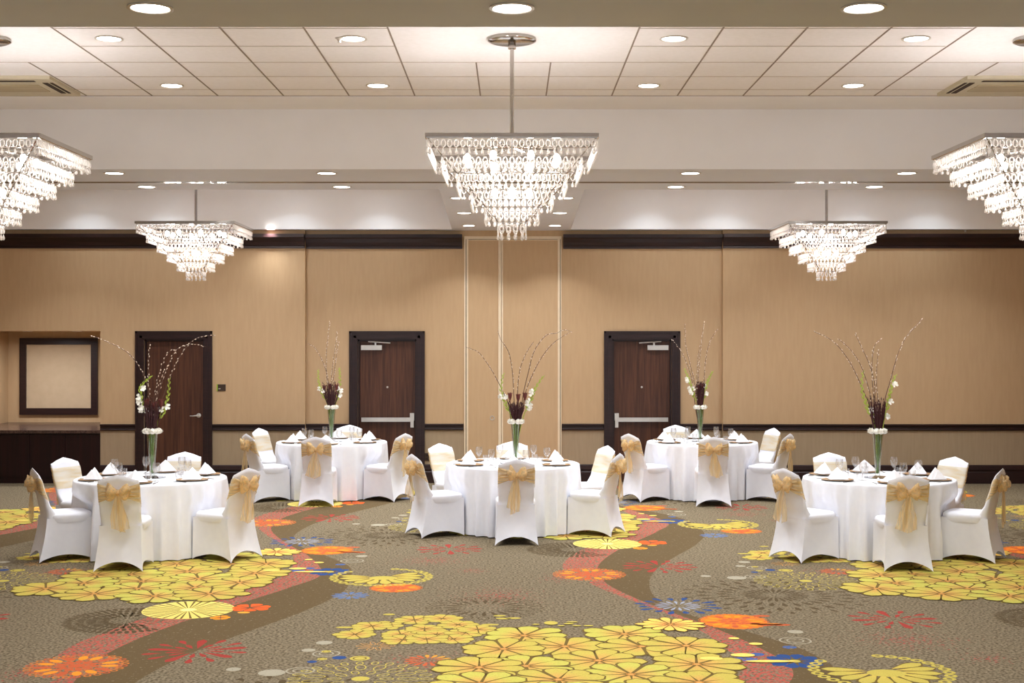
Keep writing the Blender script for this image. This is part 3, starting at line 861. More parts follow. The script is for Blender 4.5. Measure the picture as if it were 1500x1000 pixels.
# ------------------------------------------------------------------ chandeliers
def make_chandelier(cool=False):
    r = empty('crystal_chandelier', (0, 0, ZT))
    MB().lathe([(.182, 0), (.182, -.02), (.16, -.03), (0, -.03)], 32, cap0=True).build('canopy', M['chrome'], r, 40)
    zt = 3.665 - ZT
    MB().tube([(0, 0, -.03), (0, 0, -.42), (0, 0, zt)], .016, 10).lathe([(.03, 0), (.03, -.05)], 12, (0, 0, -.03)).build('pole', M['chrome'], r, 50)
    H = .612
    f = MB()
    for s in (-1, 1):
        f.box(-H - .005, H + .005, s * H - .006, s * H + .006, zt - .03, zt); f.box(s * H - .006, s * H + .006, -H + .006, H - .006, zt - .03, zt)
    f.box(-H, H, -.012, .012, zt - .02, zt - .004); f.box(-.012, .012, -H, H, zt - .022, zt - .005)
    f.build('top_frame', M['chrome'], r)
    halves = [.605, .505, .400, .300, .200, .105]
    step = .112
    sk = MB()
    for sx in (-1, 1):
        for sy in (-1, 1):
            sk.tube([(sx * .6, sy * .6, zt - .03), (sx * .1, sy * .1, zt - .03 - step * 5)], .006, 5)
    sk.build('skeleton', M['chrome'], r)
    for k, h in enumerate(halves):
        z = zt - .03 - step * k
        fr = MB()
        for s in (-1, 1):
            fr.box(-h, h, s * h - .004, s * h + .004, z - .006, z); fr.box(s * h - .004, s * h + .004, -h, h, z - .006, z)
        t = fr.build('tier_frame', M['chrome'], r)
        rings = MB(); drops = MB()
        n = max(4, int(round(2 * h / .047)))
        A, B = 12, 5
        for side in range(4):
            c, s_ = math.cos(side * PI / 2), math.sin(side * PI / 2)
            for i in range(n):
                u = -h + 2 * h * (i + .5) / n
                zc = z - .042
                rr = []
                for a in range(A):
                    th = 2 * PI * a / A
                    rr.append([])
                    for q in range(B):
                        ph = 2 * PI * q / B
                        ox = (.0155 + .0058 * math.cos(ph)) * math.cos(th); oz = (.0265 + .0058 * math.cos(ph)) * math.sin(th); oy = .0055 * math.sin(ph)
                        X_, Y_ = u + ox, -h + oy
                        rr[-1].append((X_ * c - Y_ * s_, X_ * s_ + Y_ * c, zc + oz))
                rr.append(rr[0])
                rings.loft(rr, False, False)
                pts = []
                for (rad, dz) in ((.002, .0), (.003, -.008), (.010, -.024), (.014, -.036), (.009, -.046), (.001, -.050)):
                    X_, Y_ = u, -h
                    pts.append([((X_ + rad * math.cos(2 * PI * q / 6)) * c - (Y_ + rad * .7 * math.sin(2 * PI * q / 6)) * s_, (X_ + rad * math.cos(2 * PI * q / 6)) * s_ + (Y_ + rad * .7 * math.sin(2 * PI * q / 6)) * c, zc - .030 + dz) for q in range(6)])
                drops.loft(pts, True, True)
        tag(rings.build('crystal_rings', M['crystal'], t, 60), kind='stuff')
        tag(drops.build('crystal_drops', M['crystal'], t, 60), kind='stuff')
    for q in range(8):
        a = PI / 8 + q * PI / 4
        p = (math.cos(a) * .36, math.sin(a) * .36, zt - .12)
        MB().ball(p, .026, .026, .034, 8, 6).build('bulb', M['bulb'], r, 60)
    for q in range(4):
        a = q * PI / 2
        p = (math.cos(a) * .13, math.sin(a) * .13, zt - .36)
        MB().ball(p, .024, .024, .032, 8, 6).build('bulb', M['bulb'], r, 60)
    sock = MB()
    for q in range(8):
        a = PI / 8 + q * PI / 4; sock.tube([(math.cos(a) * .36, math.sin(a) * .36, zt - .085), (math.cos(a) * .36, math.sin(a) * .36, zt - .02), (0, 0, zt - .015)], .008, 5)
    for q in range(4):
        a = q * PI / 2; sock.tube([(math.cos(a) * .13, math.sin(a) * .13, zt - .33), (math.cos(a) * .13, math.sin(a) * .13, zt - .28), (0, 0, zt - .25), (0, 0, zt)], .007, 5)
    sock.build('lamp_arms', M['chrome'], r)
    return r
chand = make_chandelier()
bpy.context.view_layer.update()
spots = [((0, 10.3), 'large square tiered crystal chandelier hanging in the middle of the ceiling'),
         ((-3.97, 10.3), 'crystal chandelier cut off by the left edge of the picture'),
         ((3.97, 10.3), 'crystal chandelier cut off by the right edge of the picture'),
         ((-4.05, 17.5), 'smaller looking far crystal chandelier above the leftmost door'),
         ((4.03, 17.5), 'smaller looking far crystal chandelier in front of the blank right wall')]
def clone(root):
    c = root.copy(); COL.objects.link(c)
    for ch in root.children:
        d = ch.copy(); COL.objects.link(d); d.parent = c
        for g in ch.children:
            e = g.copy(); COL.objects.link(e); e.parent = d
    return c
for i, ((x, y), lab) in enumerate(spots):
    o = chand if i == 0 else clone(chand)
    o.location = (x, y, ZT); tag(o, lab, 'chandelier', 'square crystal chandeliers')

# ------------------------------------------------------------------ chairs
def itp(tab, z):
    if z <= tab[0][0]: return tab[0][1]
    for k in range(len(tab) - 1):
        if z <= tab[k + 1][0]:
            t = (z - tab[k][0]) / (tab[k + 1][0] - tab[k][0]); t = t * t * (3 - 2 * t) * .5 + t * .5
            return tab[k][1] * (1 - t) + tab[k + 1][1] * t
    return tab[-1][1]
BACK_Y = [(.36, -.205), (.46, -.205), (.60, -.232), (.75, -.272), (.95, -.33)]
THICK = [(.36, .13), (.45, .13), (.50, .085), (.56, .058), (.64, .046), (.95, .034)]
HWID = [(.36, .188), (.46, .190), (.60, .195), (.87, .196)]
def back_top(x): return .868 + .056 * ((1 + math.cos(PI * min(1, abs(x) / .198))) / 2) ** .8
def sec(z0, n=32, off=0.0, px_=.32):
    """cross section of the backrest at height z0 (list of x, y)"""
    hw_ = itp(HWID, z0) + off; t = itp(THICK, z0) / 2 + off; yc = itp(BACK_Y, z0) + itp(THICK, z0) / 2
    out = []
    for i in range(n):
        a = 2 * PI * i / n; ca, sa = math.cos(a), math.sin(a)
        out.append((hw_ * math.copysign(abs(ca) ** px_, ca), yc + t * math.copysign(abs(sa) ** .6, sa)))
    return out
def make_chair(seed):
    rd = random.Random(seed)
    r = empty('banquet_chair')
    # backrest
    b = MB(); rings = []
    rows = 22
    for k in range(rows + 1):
        v = k / rows
        shrink = 1 if v < .93 else math.sqrt(max(0.0, 1 - ((v - .93) / .07) ** 2)) * .97 + .03
        z0 = .37; ring = []
        for (x, y) in sec(.37 + v * .5, 40):
            zz = z0 + v * (back_top(x) - z0)
            yc = itp(BACK_Y, zz) + itp(THICK, zz) / 2; t = itp(THICK, zz) / 2
            yy = itp(BACK_Y, .37 + v * .5) + itp(THICK, .37 + v * .5) / 2; tt = itp(THICK, .37 + v * .5) / 2
            ring.append((x * (1 if shrink == 1 else .985 + .015 * shrink), yc + (y - yy) / tt * t * shrink, zz))
        rings.append(ring)
    b.loft(rings, True, True); b.build('backrest', M['white'], r, 50)
    # seat pad
    s = MB(); rings = []
    for z, kx in ((.385, .95), (.42, 1.0), (.445, 1.01), (.463, .985), (.474, .93), (.481, .80), (.485, .5), (.486, .15)):
        rings.append([])
        for i in range(40):
            a = 2 * PI * i / 40; ca, sa = math.cos(a), math.sin(a)
            rings[-1].append((.212 * kx * math.copysign(abs(ca) ** .38, ca), .035 + .212 * kx * math.copysign(abs(sa) ** .38, sa), z))
    s.loft(rings, True, True); s.build('seat', M['white'], r, 50)
    # stretched skirt running down to the four feet
    sk = MB(); rings = []; m = 14
    cb = [(-.232, -.290), (.232, -.290), (.215, .242), (-.215, .242)]
    ct = [(-.196, -.208), (.196, -.208), (.207, .240), (-.207, .240)]
    arch = [.088, .060, .06, .060]; nrm = [(0, 1), (-1, 0), (0, -1), (1, 0)]
    L = 14
    for k in range(L + 1):
        sv = k / L; ring = []
        for side in range(4):
            a0, a1 = cb[side], cb[(side + 1) % 4]; c0, c1 = ct[side], ct[(side + 1) % 4]
            for i in range(m):
                t = i / m
                bx = a0[0] * (1 - t) + a1[0] * t; by = a0[1] * (1 - t) + a1[1] * t
                tx = c0[0] * (1 - t) + c1[0] * t; ty = c0[1] * (1 - t) + c1[1] * t
                e = (1 - sv) ** 1.5
                zb = .006 + arch[side] * (math.sin(PI * t) ** .75)
                z = zb + (.43 - zb) * sv
                sag = .034 * math.sin(PI * t) ** .8 * (1 - sv) ** .9 + .010 * math.sin(PI * t) * math.sin(PI * sv)
                x = tx * (1 - e) + bx * e + nrm[side][0] * sag; y = ty * (1 - e) + by * e + nrm[side][1] * sag
                ring.append((x, y, z))
        rings.append(ring)
    sk.loft(rings, False, False); sk.build('skirt', M['white'], r, 42)
    # sash: flat at the front, gathered at the back
    band = MB(); rows = []
    nz = 11; bandz = []
    NN = 64
    for j in range(nz):
        v = j / (nz - 1); row = []
        for i in range(NN):
            a = 2 * PI * i / NN
            back = max(0.0, -math.sin(a))
            x0 = math.copysign(abs(math.cos(a)) ** .32, math.cos(a)) * .195
            g = 0.0
            if back > 0: g = max(0.0, 1 - abs(x0) / .20)       # 1 at the middle of the back
            lo = .600 if back == 0 else .600 + .05 + .075 * g; hi = .820 if back == 0 else .842 - .062 * g
            if back == 0: lo, hi = .600, .820
            if abs(math.cos(a)) > .93: 
                kk = .5 - .5 * math.sin(a) / .37
                kk = max(0, min(1, kk)); lo = .600 + kk * .05; hi = .820 + kk * .018
            z = lo + (hi - lo) * v
            off = .0035
            if back > 0: off += .012 * (0.5 + .5 * math.sin(v * 24 + x0 * 9)) * min(1, back * 2)
            hw_ = itp(HWID, z) + .004; t = itp(THICK, z) / 2 + off; yc = itp(BACK_Y, z) + itp(THICK, z) / 2
            ca, sa = math.cos(a), math.sin(a)
            row.append((hw_ * math.copysign(abs(ca) ** .32, ca), yc + t * math.copysign(abs(sa) ** .6, sa), z))
        rows.append(row)
    fs = []; vs = [p for rw in rows for p in rw]; mi = []
    for j in range(nz - 1):
        for i in range(NN):
            i2 = (i + 1) % NN; am = 2 * PI * (i + .5) / NN
            band.f.append((j * NN + i, j * NN + i2, (j + 1) * NN + i2, (j + 1) * NN + i)); band.m.append(0 if math.sin(am) < .05 else 1)
    band.v = vs
    sash = band.build('sash', [M['gold'], M['cream']], r, 50)
    # bow
    kz = .752; ky = itp(BACK_Y, kz) - .022
    for sgn in (-1, 1):
        lp = MB(); rings = []
        lift = rd.uniform(.008, .03); ln = rd.uniform(.092, .118); fat = rd.uniform(.054, .070); ph = rd.uniform(0, 6)
        for k in range(9):
            t = k / 8
            rad = (.012 + fat * math.sin(PI * min(1, t * .62 + .02)) ** 1.1) * (1 if t < .85 else math.sqrt(max(0, 1 - ((t - .85) / .15) ** 2)) * .8 + .2)
            ring = []
            for i in range(22):
                a = 2 * PI * i / 22
                w = 1 + .22 * math.sin(5 * a + ph + t * 2) * t + .12 * math.sin(3 * a + 2 * ph) + .12 * math.sin(9 * a + 3 * ph) * t
                ring.append((sgn * ln * t + .012 * math.sin(2 * a + ph) * t, ky - .012 - .02 * math.sin(PI * t) + rad * .55 * w * math.cos(a), kz + lift * t + rad * w * math.sin(a)))
            rings.append(ring)
        lp.loft(rings, True, True); lp.build('bow_loop', M['goldb'], sash, 70)
    MB().ball((rd.uniform(-.004, .004), ky - .018, kz), .024, .022, .030, 12, 8).build('bow_knot', M['goldb'], sash, 80)
    for q in range(2):
        tl = MB(); skew = rd.uniform(-.045, .045) + (-.022 if q else .022); ln = rd.uniform(.33, .41) if q == 0 else rd.uniform(.24, .38); ph = rd.uniform(0, 6); w1 = rd.uniform(.034, .052)
        rings = []; W = 11
        for k in range(13):
            t = k / 12; w = .012 + w1 * min(1, t * 1.6) ** .7
            z = kz - .015 - ln * t
            yb = min(ky - .014 - .01 * q, itp(BACK_Y, max(.36, z)) - .012)
            ring = []
            for i in range(W):
                s_ = -1 + 2 * i / (W - 1)
                ring.append((skew * t * 1.4 + w * s_ + .004 * math.sin(ph + 7 * t), yb - .009 * math.sin(s_ * 4.5 + ph) * (.4 + t * .6) - .010 * t, z - .02 * s_ * (1 if q else -1) * t))
            rings.append(ring)
        tl.loft(rings, False, False, closed=False)
        tl.build('sash_tail', M['goldt'], sash, 80)
    return r
protos = [make_chair(s) for s in (11, 23, 37, 52)]
bpy.context.view_layer.update()

TABLES = [  # name, centre, missing seat
    ('front left', (-3.76, 14.22), 30),
    ('rear left', (-2.54, 19.25), 30),
    ('centre', (0.01, 15.88), None),
    ('rear right', (2.68, 19.25), 150),
    ('front right', (3.82, 14.22), 150)]
SEAT_AT = {('front left', -90): (-88.5, 1.03), ('front left', -30): (-29, 1.0), ('front left', 90): (89, 1.02), ('front left', 150): (152, .95), ('front left', 210): (213, .89),
    ('rear left', -90): (-92, 1.02), ('rear left', -30): (-31, .96), ('rear left', 90): (85, .90), ('rear left', 150): (158, .90), ('rear left', 210): (214, .98),
    ('centre', -90): (-88.5, 1.04), ('centre', -30): (-24, 1.01), ('centre', 30): (27, .98), ('centre', 90): (90, .95), ('centre', 150): (135, .98), ('centre', 210): (210, .99),
    ('rear right', -90): (-91, 1.04), ('rear right', -30): (-32, .99), ('rear right', 30): (24, .90), ('rear right', 90): (101, .90), ('rear right', 210): (212, .99),
    ('front right', -90): (-93.5, 1.03), ('front right', -30): (-33, .94), ('front right', 30): (34, .91), ('front right', 90): (101, .95), ('front right', 210): (210, 1.0)}
SEATS = [(-90, 'nearest the camera'), (-30, 'at the front right'), (30, 'at the rear right'), (90, 'farthest from the camera'), (150, 'at the rear left'), (210, 'at the front left')]
used = [False] * 4; ci = 0; CHAIRS_AT = {}
for tn, (tx, ty), miss in TABLES:
    for a, where in SEATS:
        if a == miss: continue
        pi_ = ci % 4 if ci != 0 else 0
        rr = random.Random(ci * 13 + 5)
        o = protos[pi_] if not used[pi_] else clone(protos[pi_])
        used[pi_] = True
        aa, R = SEAT_AT[(tn, a)]; aa = math.radians(aa)
        o.location = (tx + R * math.cos(aa), ty + R * math.sin(aa), 0)
        o.rotation_euler = (0, 0, aa + PI / 2 + math.radians(rr.uniform(-2.5, 2.5)))
        extra = {-90: 'gold bow facing us', -30: 'turned to the left', 210: 'turned to the right', 150: 'cream sash', 30: 'cream sash', 90: 'facing the viewer'}[a]
        tag(o, 'white covered chair %s of the %s table, %s' % (where, tn, extra), 'chair', 'covered chairs at the %s table' % tn)
        ci += 1
        CHAIRS_AT.setdefault(tn, []).append((aa, R - .245))

# ------------------------------------------------------------------ tables
TH = .762; TR = .775
def cloth_mesh(phase, chairs):
    """chairs: (angle about the table, distance of the chair's front edge)"""
    b = MB(); n = 288; rings = []
    rd = random.Random(4)
    ph = [rd.uniform(0, 6.28) for _ in range(6)]
    def fold(a):
        a += phase
        return (.5 + .5 * math.sin(30 * a + 1.2 * math.sin(3 * a + ph[0]) + ph[1])) ** 2.0 * (.75 + .25 * math.sin(5 * a + ph[2])) + .25 * math.sin(11 * a + ph[3])
    prof = [(0.02, 0), (.3, 0), (.6, 0), (.74, 0), (.765, -.001), (.773, -.006), (.777, -.018)]
    for r_, dz in prof:
        rings.append([(r_ * math.cos(2 * PI * i / n), r_ * math.sin(2 * PI * i / n), TH + dz) for i in range(n)])
    for k in range(1, 17):
        t = k / 16; z = TH - .018 - t * (TH - .018 - .012); ring = []
        for i in range(n):
            a = 2 * PI * i / n
            rr = .777 + .004 * t + (fold(a) * .082 - .022) * min(1, t * 1.4) ** .7
            for ca_, front in chairs:      # the hanging cloth is pushed in where a chair stands against it
                da = (a - ca_ + PI) % (2 * PI) - PI
                lat = abs(math.sin(da)) * rr
                if abs(da) < 1 and lat < .37 and z < .62:
                    lim = (front - .024 + .012 * fold(a)) / math.cos(da)
                    w = min(1, max(0, (.37 - lat) / .10)) * min(1, max(0, (.62 - z) / .10))
                    if rr > lim: rr = rr * (1 - w) + lim * w
            ring.append((rr * math.cos(a), rr * math.sin(a), z))
        rings.append(ring)
    b.loft(rings, True, False)
    return b.mesh('tablecloth', M['cloth'], 60)

def make_table():
    r = empty('round_table')
    MB().lathe([(.755, .730), (.76, .735), (.76, .752), (.755, .756)], 48).build('tabletop', M['leaf'], r, 40)
    for k in range(4):
        a = PI / 4 + k * PI / 2
        MB().tube([(.5 * math.cos(a), .5 * math.sin(a), .73), (.56 * math.cos(a), .56 * math.sin(a), 0.0)], .015, 8).build('leg', M['chrome'], r, 60)
    return r
tproto = make_table()
# table ware prototypes
def charger():
    r = empty('charger_plate')
    MB().lathe([(.10, .0085), (.125, .009), (.15, .0115), (.163, .013), (.166, .0125), (.163, .0115)], 40, cap0=True, cap1=False).build('plate_face', M['charger'], r, 50)
    MB().lathe([(.11, 0), (.13, .001), (.162, .0095), (.1655, .0118)], 40, cap0=True, cap1=False).build('plate_underside', M['charger_u'], r, 50)
    return r
def napkin_mesh():
    b = MB()
    def tent(w, d, h, y0, z0):
        n = 10; rings = []
        for k in range(n + 1):
            t = k / n; e = 1 - t
            ww = w * e ** .92; dd = d * e
            z = z0 + h * t
            ring = []
            for (x, y) in ((-1, .1), (-.52, -.40), (0, -1), (.52, -.40), (1, .1), (.5, .42), (0, .75), (-.5, .42)):
                ring.append((ww * x, y0 + dd * y, z + (0.004 * abs(x) if k == 0 else 0)))
            rings.append(ring)
        b.loft(rings, True, True)
    tent(.138, .112, .122, 0, .0); tent(.118, .09, .098, -.03, .001)
    return b.mesh('folded_napkin', M['napkin'], 25)
nm = napkin_mesh()
def goblet(h, rb, foot, stem):
    b = MB(); z1 = stem
    prof = [(foot, 0), (foot, .003), (.006, .010), (.0045, .02), (.0045, z1 - .01), (.012, z1), (rb * .75, z1 + (h - z1) * .22), (rb, z1 + (h - z1) * .5), (rb * .93, z1 + (h - z1) * .8), (rb * .85, h), (rb * .82, h), (rb * .9, z1 + (h - z1) * .8), (rb * .96, z1 + (h - z1) * .5), (rb * .7, z1 + (h - z1) * .24), (.002, z1 + .006)]
    b.lathe(prof, 22, cap0=True, cap1=True); return b
gm = goblet(.185, .040, .036, .075).mesh('water_goblet', M['glass'], 60)
wm = MB().lathe([(.026, 0), (.031, .004), (.036, .085), (.034, .085), (.029, .012), (.004, .010)], 20).mesh('tumbler', M['glass'], 50)
def knife_mesh():
    b = MB(); b.tube([(0, -.11, .003), (0, -.02, .0045), (0, 0, .003)], [.004, .006, .003], 6); b.box(-.008, .006, 0, .11, .001, .003); return b.mesh('table_knife', M['steel'], 50)
def fork_mesh():
    b = MB(); b.tube([(0, -.1, .003), (0, -.02, .004), (0, .03, .003)], [.005, .003, .003], 6); b.box(-.011, .011, .03, .05, .001, .0035)
    for i in range(4): b.box(-.011 + i * .0064, -.0082 + i * .0064, .05, .09, .001, .003)
    return b.mesh('dinner_fork', M['steel'], 50)
km = knife_mesh(); fm = fork_mesh()
cp = charger(); bpy.context.view_layer.update(); cp_used = False
TT = TH + .0012
for ti, (tn, (tx, ty), miss) in enumerate(TABLES):
    t = tproto if ti == 0 else clone(tproto)
    t.location = (tx, ty, 0); tag(t, 'round banquet table hidden under the %s white tablecloth' % tn, 'table', 'round banquet tables')
    o = bpy.data.objects.new('tablecloth', cloth_mesh(ti * 1.3 + .4, CHAIRS_AT[tn])); COL.objects.link(o); o.location = (tx, ty, 0)
    tag(o, 'floor length white cloth draped over the %s round table' % tn, 'tablecloth', 'white tablecloths')
    # round mirror under the vase
    o = MB().lathe([(.15, 0), (.152, .002), (.150, .005)], 36).build('mirror_tile', M['mirror'], None, 40); o.location = (tx, ty, TT)
    tag(o, 'round mirror under the flower vase on the %s table' % tn, 'mirror', 'centrepiece mirrors')
    for a, where in SEATS:
        aa = math.radians(a); ca, sa = math.cos(aa), math.sin(aa)
        def at(rad, side): return (tx + rad * ca - side * sa, ty + rad * sa + side * ca)
        pxy = at(.575, 0)
        c_ = cp if not cp_used else clone(cp); cp_used = True
        c_.location = (*pxy, TT); tag(c_, 'gold charger plate at the seat %s of the %s table' % (where, tn), 'plate', 'charger plates')
        def put(name, me, xy, z, rz, lab, cat, grp):
            q = bpy.data.objects.new(name, me); COL.objects.link(q); q.location = (*xy, z); q.rotation_euler = (0, 0, rz); tag(q, lab, cat, grp)
        rr = random.Random(ti * 10 + a)
        put('folded_napkin', nm, at(.575, rr.uniform(-.01, .01)), TT + .0135, aa + PI / 2 + rr.uniform(-.2, .2), 'white napkin folded into a peak, %s on the %s table' % (where, tn), 'napkin', 'folded napkins')
        put('water_goblet', gm, at(.37, .15), TT, 0, 'stemmed water glass %s on the %s table' % (where, tn), 'glass', 'stemmed glasses')
        put('tumbler', wm, at(.33, .06), TT, 0, 'short clear tumbler %s on the %s table' % (where, tn), 'glass', 'tumblers')
        put('table_knife', km, at(.58, .20), TT, aa + PI / 2, 'steel knife beside the plate %s on the %s table' % (where, tn), 'knife', 'table knives')
        put('dinner_fork', fm, at(.58, -.20), TT, aa + PI / 2, 'steel fork beside the plate %s on the %s table' % (where, tn), 'fork', 'table forks')

# ------------------------------------------------------------------ flower centrepieces
def smooth_path(pts, n=5):
    out = []
    P = [pts[0]] + pts + [pts[-1]]
    for k in range(1, len(P) - 2):
        for i in range(n):
            t = i / n
            out.append(.5 * ((2 * P[k]) + (-P[k - 1] + P[k + 1]) * t + (2 * P[k - 1] - 5 * P[k] + 4 * P[k + 1] - P[k + 2]) * t * t + (-P[k - 1] + 3 * P[k] - 3 * P[k + 1] + P[k + 2]) * t ** 3))
    out.append(pts[-1]); return out
VH = .455
def centrepiece(tn, cx, d, branches, glads, foliage, seed, blooms):
    """branches etc. are silhouettes in photograph pixels about the vase; each gets its own depth"""
    rd = random.Random(seed)
    vx = (cx - 750) / 2000 * d
    r = empty('flower_centrepiece', (vx, d, TT + .0055))
    oz = CAMZ - (TT + .0055)
    def P(u, v, dy=0.0):
        dd = d + dy
        return Vector(((u - 750) / 2000 * dd - vx, dy, oz - (v - 497) / 2000 * dd))
    v = MB().lathe([(.034, 0), (.035, .006), (.026, .02), (.027, .06), (.040, .25), (.058, VH), (.0555, VH), (.037, .25), (.024, .06), (.010, .035), (.002, .03)], 28, cap0=True, cap1=True)
    v.build('vase', M['vase'], r, 50)
    st = MB()
    for k in range(18):
        a = rd.uniform(0, 6.28); r0 = rd.uniform(0, .012); r1 = rd.uniform(.015, .046)
        st.tube([(r0 * math.cos(a + 2), r0 * math.sin(a + 2), .04), (.5 * (r0 + r1) * math.cos(a), .5 * (r0 + r1) * math.sin(a), .22), (r1 * math.cos(a), r1 * math.sin(a), VH + .02)], rd.uniform(.003, .005), 5)
    st.build('stems', M['green'], r, 60)
    for k in range(8):
        a = 2 * PI * k / 8 + .3 + rd.uniform(-.1, .1); c = Vector((.070 * math.cos(a), .070 * math.sin(a), VH + .022))
        b = MB(); b.ball(c, .034, .034, .029, 10, 6)
        for q in range(46):
            ph = math.asin(rd.uniform(-.5, 1)); th = rd.uniform(0, 6.28)
            dr = Vector((math.cos(ph) * math.cos(th), math.cos(ph) * math.sin(th), math.sin(ph) * .85))
            tip = c + dr * rd.uniform(.040, .049); sd = dr.cross(Vector((0, 0, 1)))
            if sd.length < .01: sd = Vector((1, 0, 0))
            sd = sd.normalized() * .008
            mid = c + dr * .034
            b.add([c + dr * .02, mid + sd, tip, mid - sd], [(0, 1, 2, 3)])
        b.build('white_bloom', M['petal'], r, 60)
    top = VH + .03
    # willow branches
    for k, br in enumerate(branches):
        dy0 = rd.uniform(-.03, .03); dy1 = rd.uniform(-.28, .28)
        pts = []
        for i, (u, w) in enumerate(br):
            t = (i + 1) / len(br); pts.append(P(u, w, dy0 + (dy1 - dy0) * t * t))
        pts = [Vector((0.004 * k - .01, 0, .10)), Vector((pts[0].x * .55, 0, VH * .95))] + pts
        path = smooth_path(pts, 6)
        n = len(path)
        b = MB().tube(path, [.0052 * (1 - .72 * i / n) for i in range(n)], 5)
        wb = b.build('willow_branch', M['willow'], r, 60)
        ct = MB(); acc = 0
        start = int(n * .34)
        for i in range(start, n - 1):
            seg = path[i + 1] - path[i]; L = seg.length; 
            acc += L
            while acc > .034:
                acc -= .034
                p_ = path[i] + seg * rd.random(); dr = seg.normalized()
                sd = Vector((rd.uniform(-1, 1), rd.uniform(-1, 1), rd.uniform(-.3, .3))).normalized() * .007
                ct.tube([p_ + sd - dr * .002, p_ + sd * 1.3 + dr * .006, p_ + sd * 1.4 + dr * .013, p_ + sd * 1.2 + dr * .018], [.0015, .0048, .0044, .0012], 5)
        ct.build('catkins', M['catkin'], wb, 60)
        tag(wb.children[0], kind='stuff') if wb.children else None
    # gladiolus spikes
    for k, (line, fl_) in enumerate(glads):
        pts = [Vector((0, 0, .12))] + [P(u, w, rd.uniform(-.02, .02)) for u, w in line]
        path = smooth_path(pts, 6); n = len(path)
        b = MB().tube(path, [.006 * (1 - .6 * i / n) for i in range(n)], 6)
        gs = b.build('gladiolus', M['lime'], r, 60)
        bud = MB(); wf = MB()
        for i in range(int(n * .35), n):
            t = (i - n * .35) / (n * .65); p_ = path[i]; dr = (path[min(i + 1, n - 1)] - path[i - 1]).normalized()
            for side in (-1, 1):
                sd = Vector((side, rd.uniform(-.6, .6), 0)).normalized(); s_ = (1 - .55 * t)
                if t < fl_ and rd.random() < .17:
                    c = p_ + sd * .018
                    for q in range(6):
                        th = q * PI / 3 + rd.random(); ax = Vector((math.cos(th), math.sin(th) * .6, math.sin(th)))
                        pr = Vector((-math.sin(th), .2, math.cos(th))) * .013
                        wf.add([c, c + ax * .014 + sd * .006 + pr * .8, c + ax * .027 + sd * .010 + pr, c + ax * .036 + sd * .010, c + ax * .027 + sd * .010 - pr, c + ax * .014 + sd * .006 - pr * .8], [(0, 1, 2, 3, 4, 5)])
                else:
                    if (i + (side > 0)) % 2: bud.tube([p_, p_ + sd * .014 * s_ + dr * .012 * s_, p_ + sd * .022 * s_ + dr * .034 * s_, p_ + sd * .020 * s_ + dr * .056 * s_], [.003, .010 * s_, .008 * s_, .001], 6)
        bud.build('buds', M['lime'], gs, 60)
        if wf.f: wf.build('white_blossoms', M['petal'], gs)
    # dark foliage / flower heads
    (u0, u1, vt, vb) = foliage
    base_c = P((u0 + u1) / 2, vb)
    b = MB(); hd = MB()
    W = (u1 - u0) / 2000 * d / 2; Ht = (vb - vt) / 2000 * d
    cxm = base_c.x
    for k in range(60):
        a = rd.uniform(0, 6.28); q = math.sqrt(rd.random())
        bx = .035 * q * math.cos(a); by = .035 * q * math.sin(a); tx_ = cxm + W * q * math.cos(a); ty_ = W * q * math.sin(a)
        hh = Ht * rd.uniform(.55, 1.0)
        p0 = Vector((bx, by, top - .03)); p1 = Vector((tx_ * .6 + bx * .4, ty_ * .6 + by * .4, top + hh * .5)); p2 = Vector((tx_, ty_, top + hh))
        b.tube([p0, p1, p2], [.003, .0045, .002], 4)
        for i in range(3):
            t = rd.uniform(.35, 1); p_ = p0.lerp(p2, t); dr = Vector((rd.uniform(-.6, .6), rd.uniform(-.6, .6), 1)).normalized(); sd = dr.cross(Vector((rd.uniform(-1, 1), rd.uniform(-1, 1), 0))).normalized() * .006
            b.add([p_, p_ + dr * .02 + sd, p_ + dr * .045, p_ + dr * .02 - sd], [(0, 1, 2, 3)])
    b.build('dark_foliage', M['maroon'], r)
    for (u, w) in blooms:
        c = P(u, w, rd.uniform(-.02, .02)); h = MB()
        h.lathe([(.006, -.05), (.018, -.02), (.024, .01), (.016, .028), (.004, .03)], 10, c)
        for q in range(26):
            th = rd.uniform(0, 6.28); dr = Vector((math.cos(th) * .4, math.sin(th) * .4, 1)).normalized(); p_ = c + Vector((math.cos(th) * .016, math.sin(th) * .016, 0)); sd = Vector((-math.sin(th), math.cos(th), 0)) * .006
            h.add([p_, p_ + dr * .025 + sd, p_ + dr * .048, p_ + dr * .025 - sd], [(0, 1, 2, 3)])
        h.tube([(c.x, c.y, c.z - .05), (c.x * .4, 0, top - .04)], .004, 5)
        h.build('flower_head', M['protea'], r)
    tag(r, 'tall glass vase of willow, gladiolus and white flowers on the %s table' % tn, 'centrepiece', 'tall floral centrepieces')
centrepiece('front left', 223, 14.22,
    [[(218, 580), (213, 556), (203, 536), (190, 519), (172, 507), (153, 499), (135, 492)],
     [(219, 590), (218, 560), (218, 535), (218, 515), (220, 501)],
     [(224, 595), (227, 575), (232, 550), (239, 530), (246, 517), (253, 512), (258, 516)],
     [(228, 595), (237, 560), (247, 532), (258, 513), (272, 505), (286, 504), (302, 508)],
     [(232, 605), (245, 563), (251, 548), (259, 530), (271, 511), (283, 498), (297, 492.5), (314, 491)],
     [(225, 600), (228, 585), (233, 565), (240, 540)]],
    [([(217, 620), (211, 600), (206, 578), (208, 564), (220, 552)], .62), ([(230, 622), (239, 603), (246, 580), (248, 556)], .35)],
    (209, 241, 580, 630), 1, [(215, 590), (236, 590), (226, 594)])
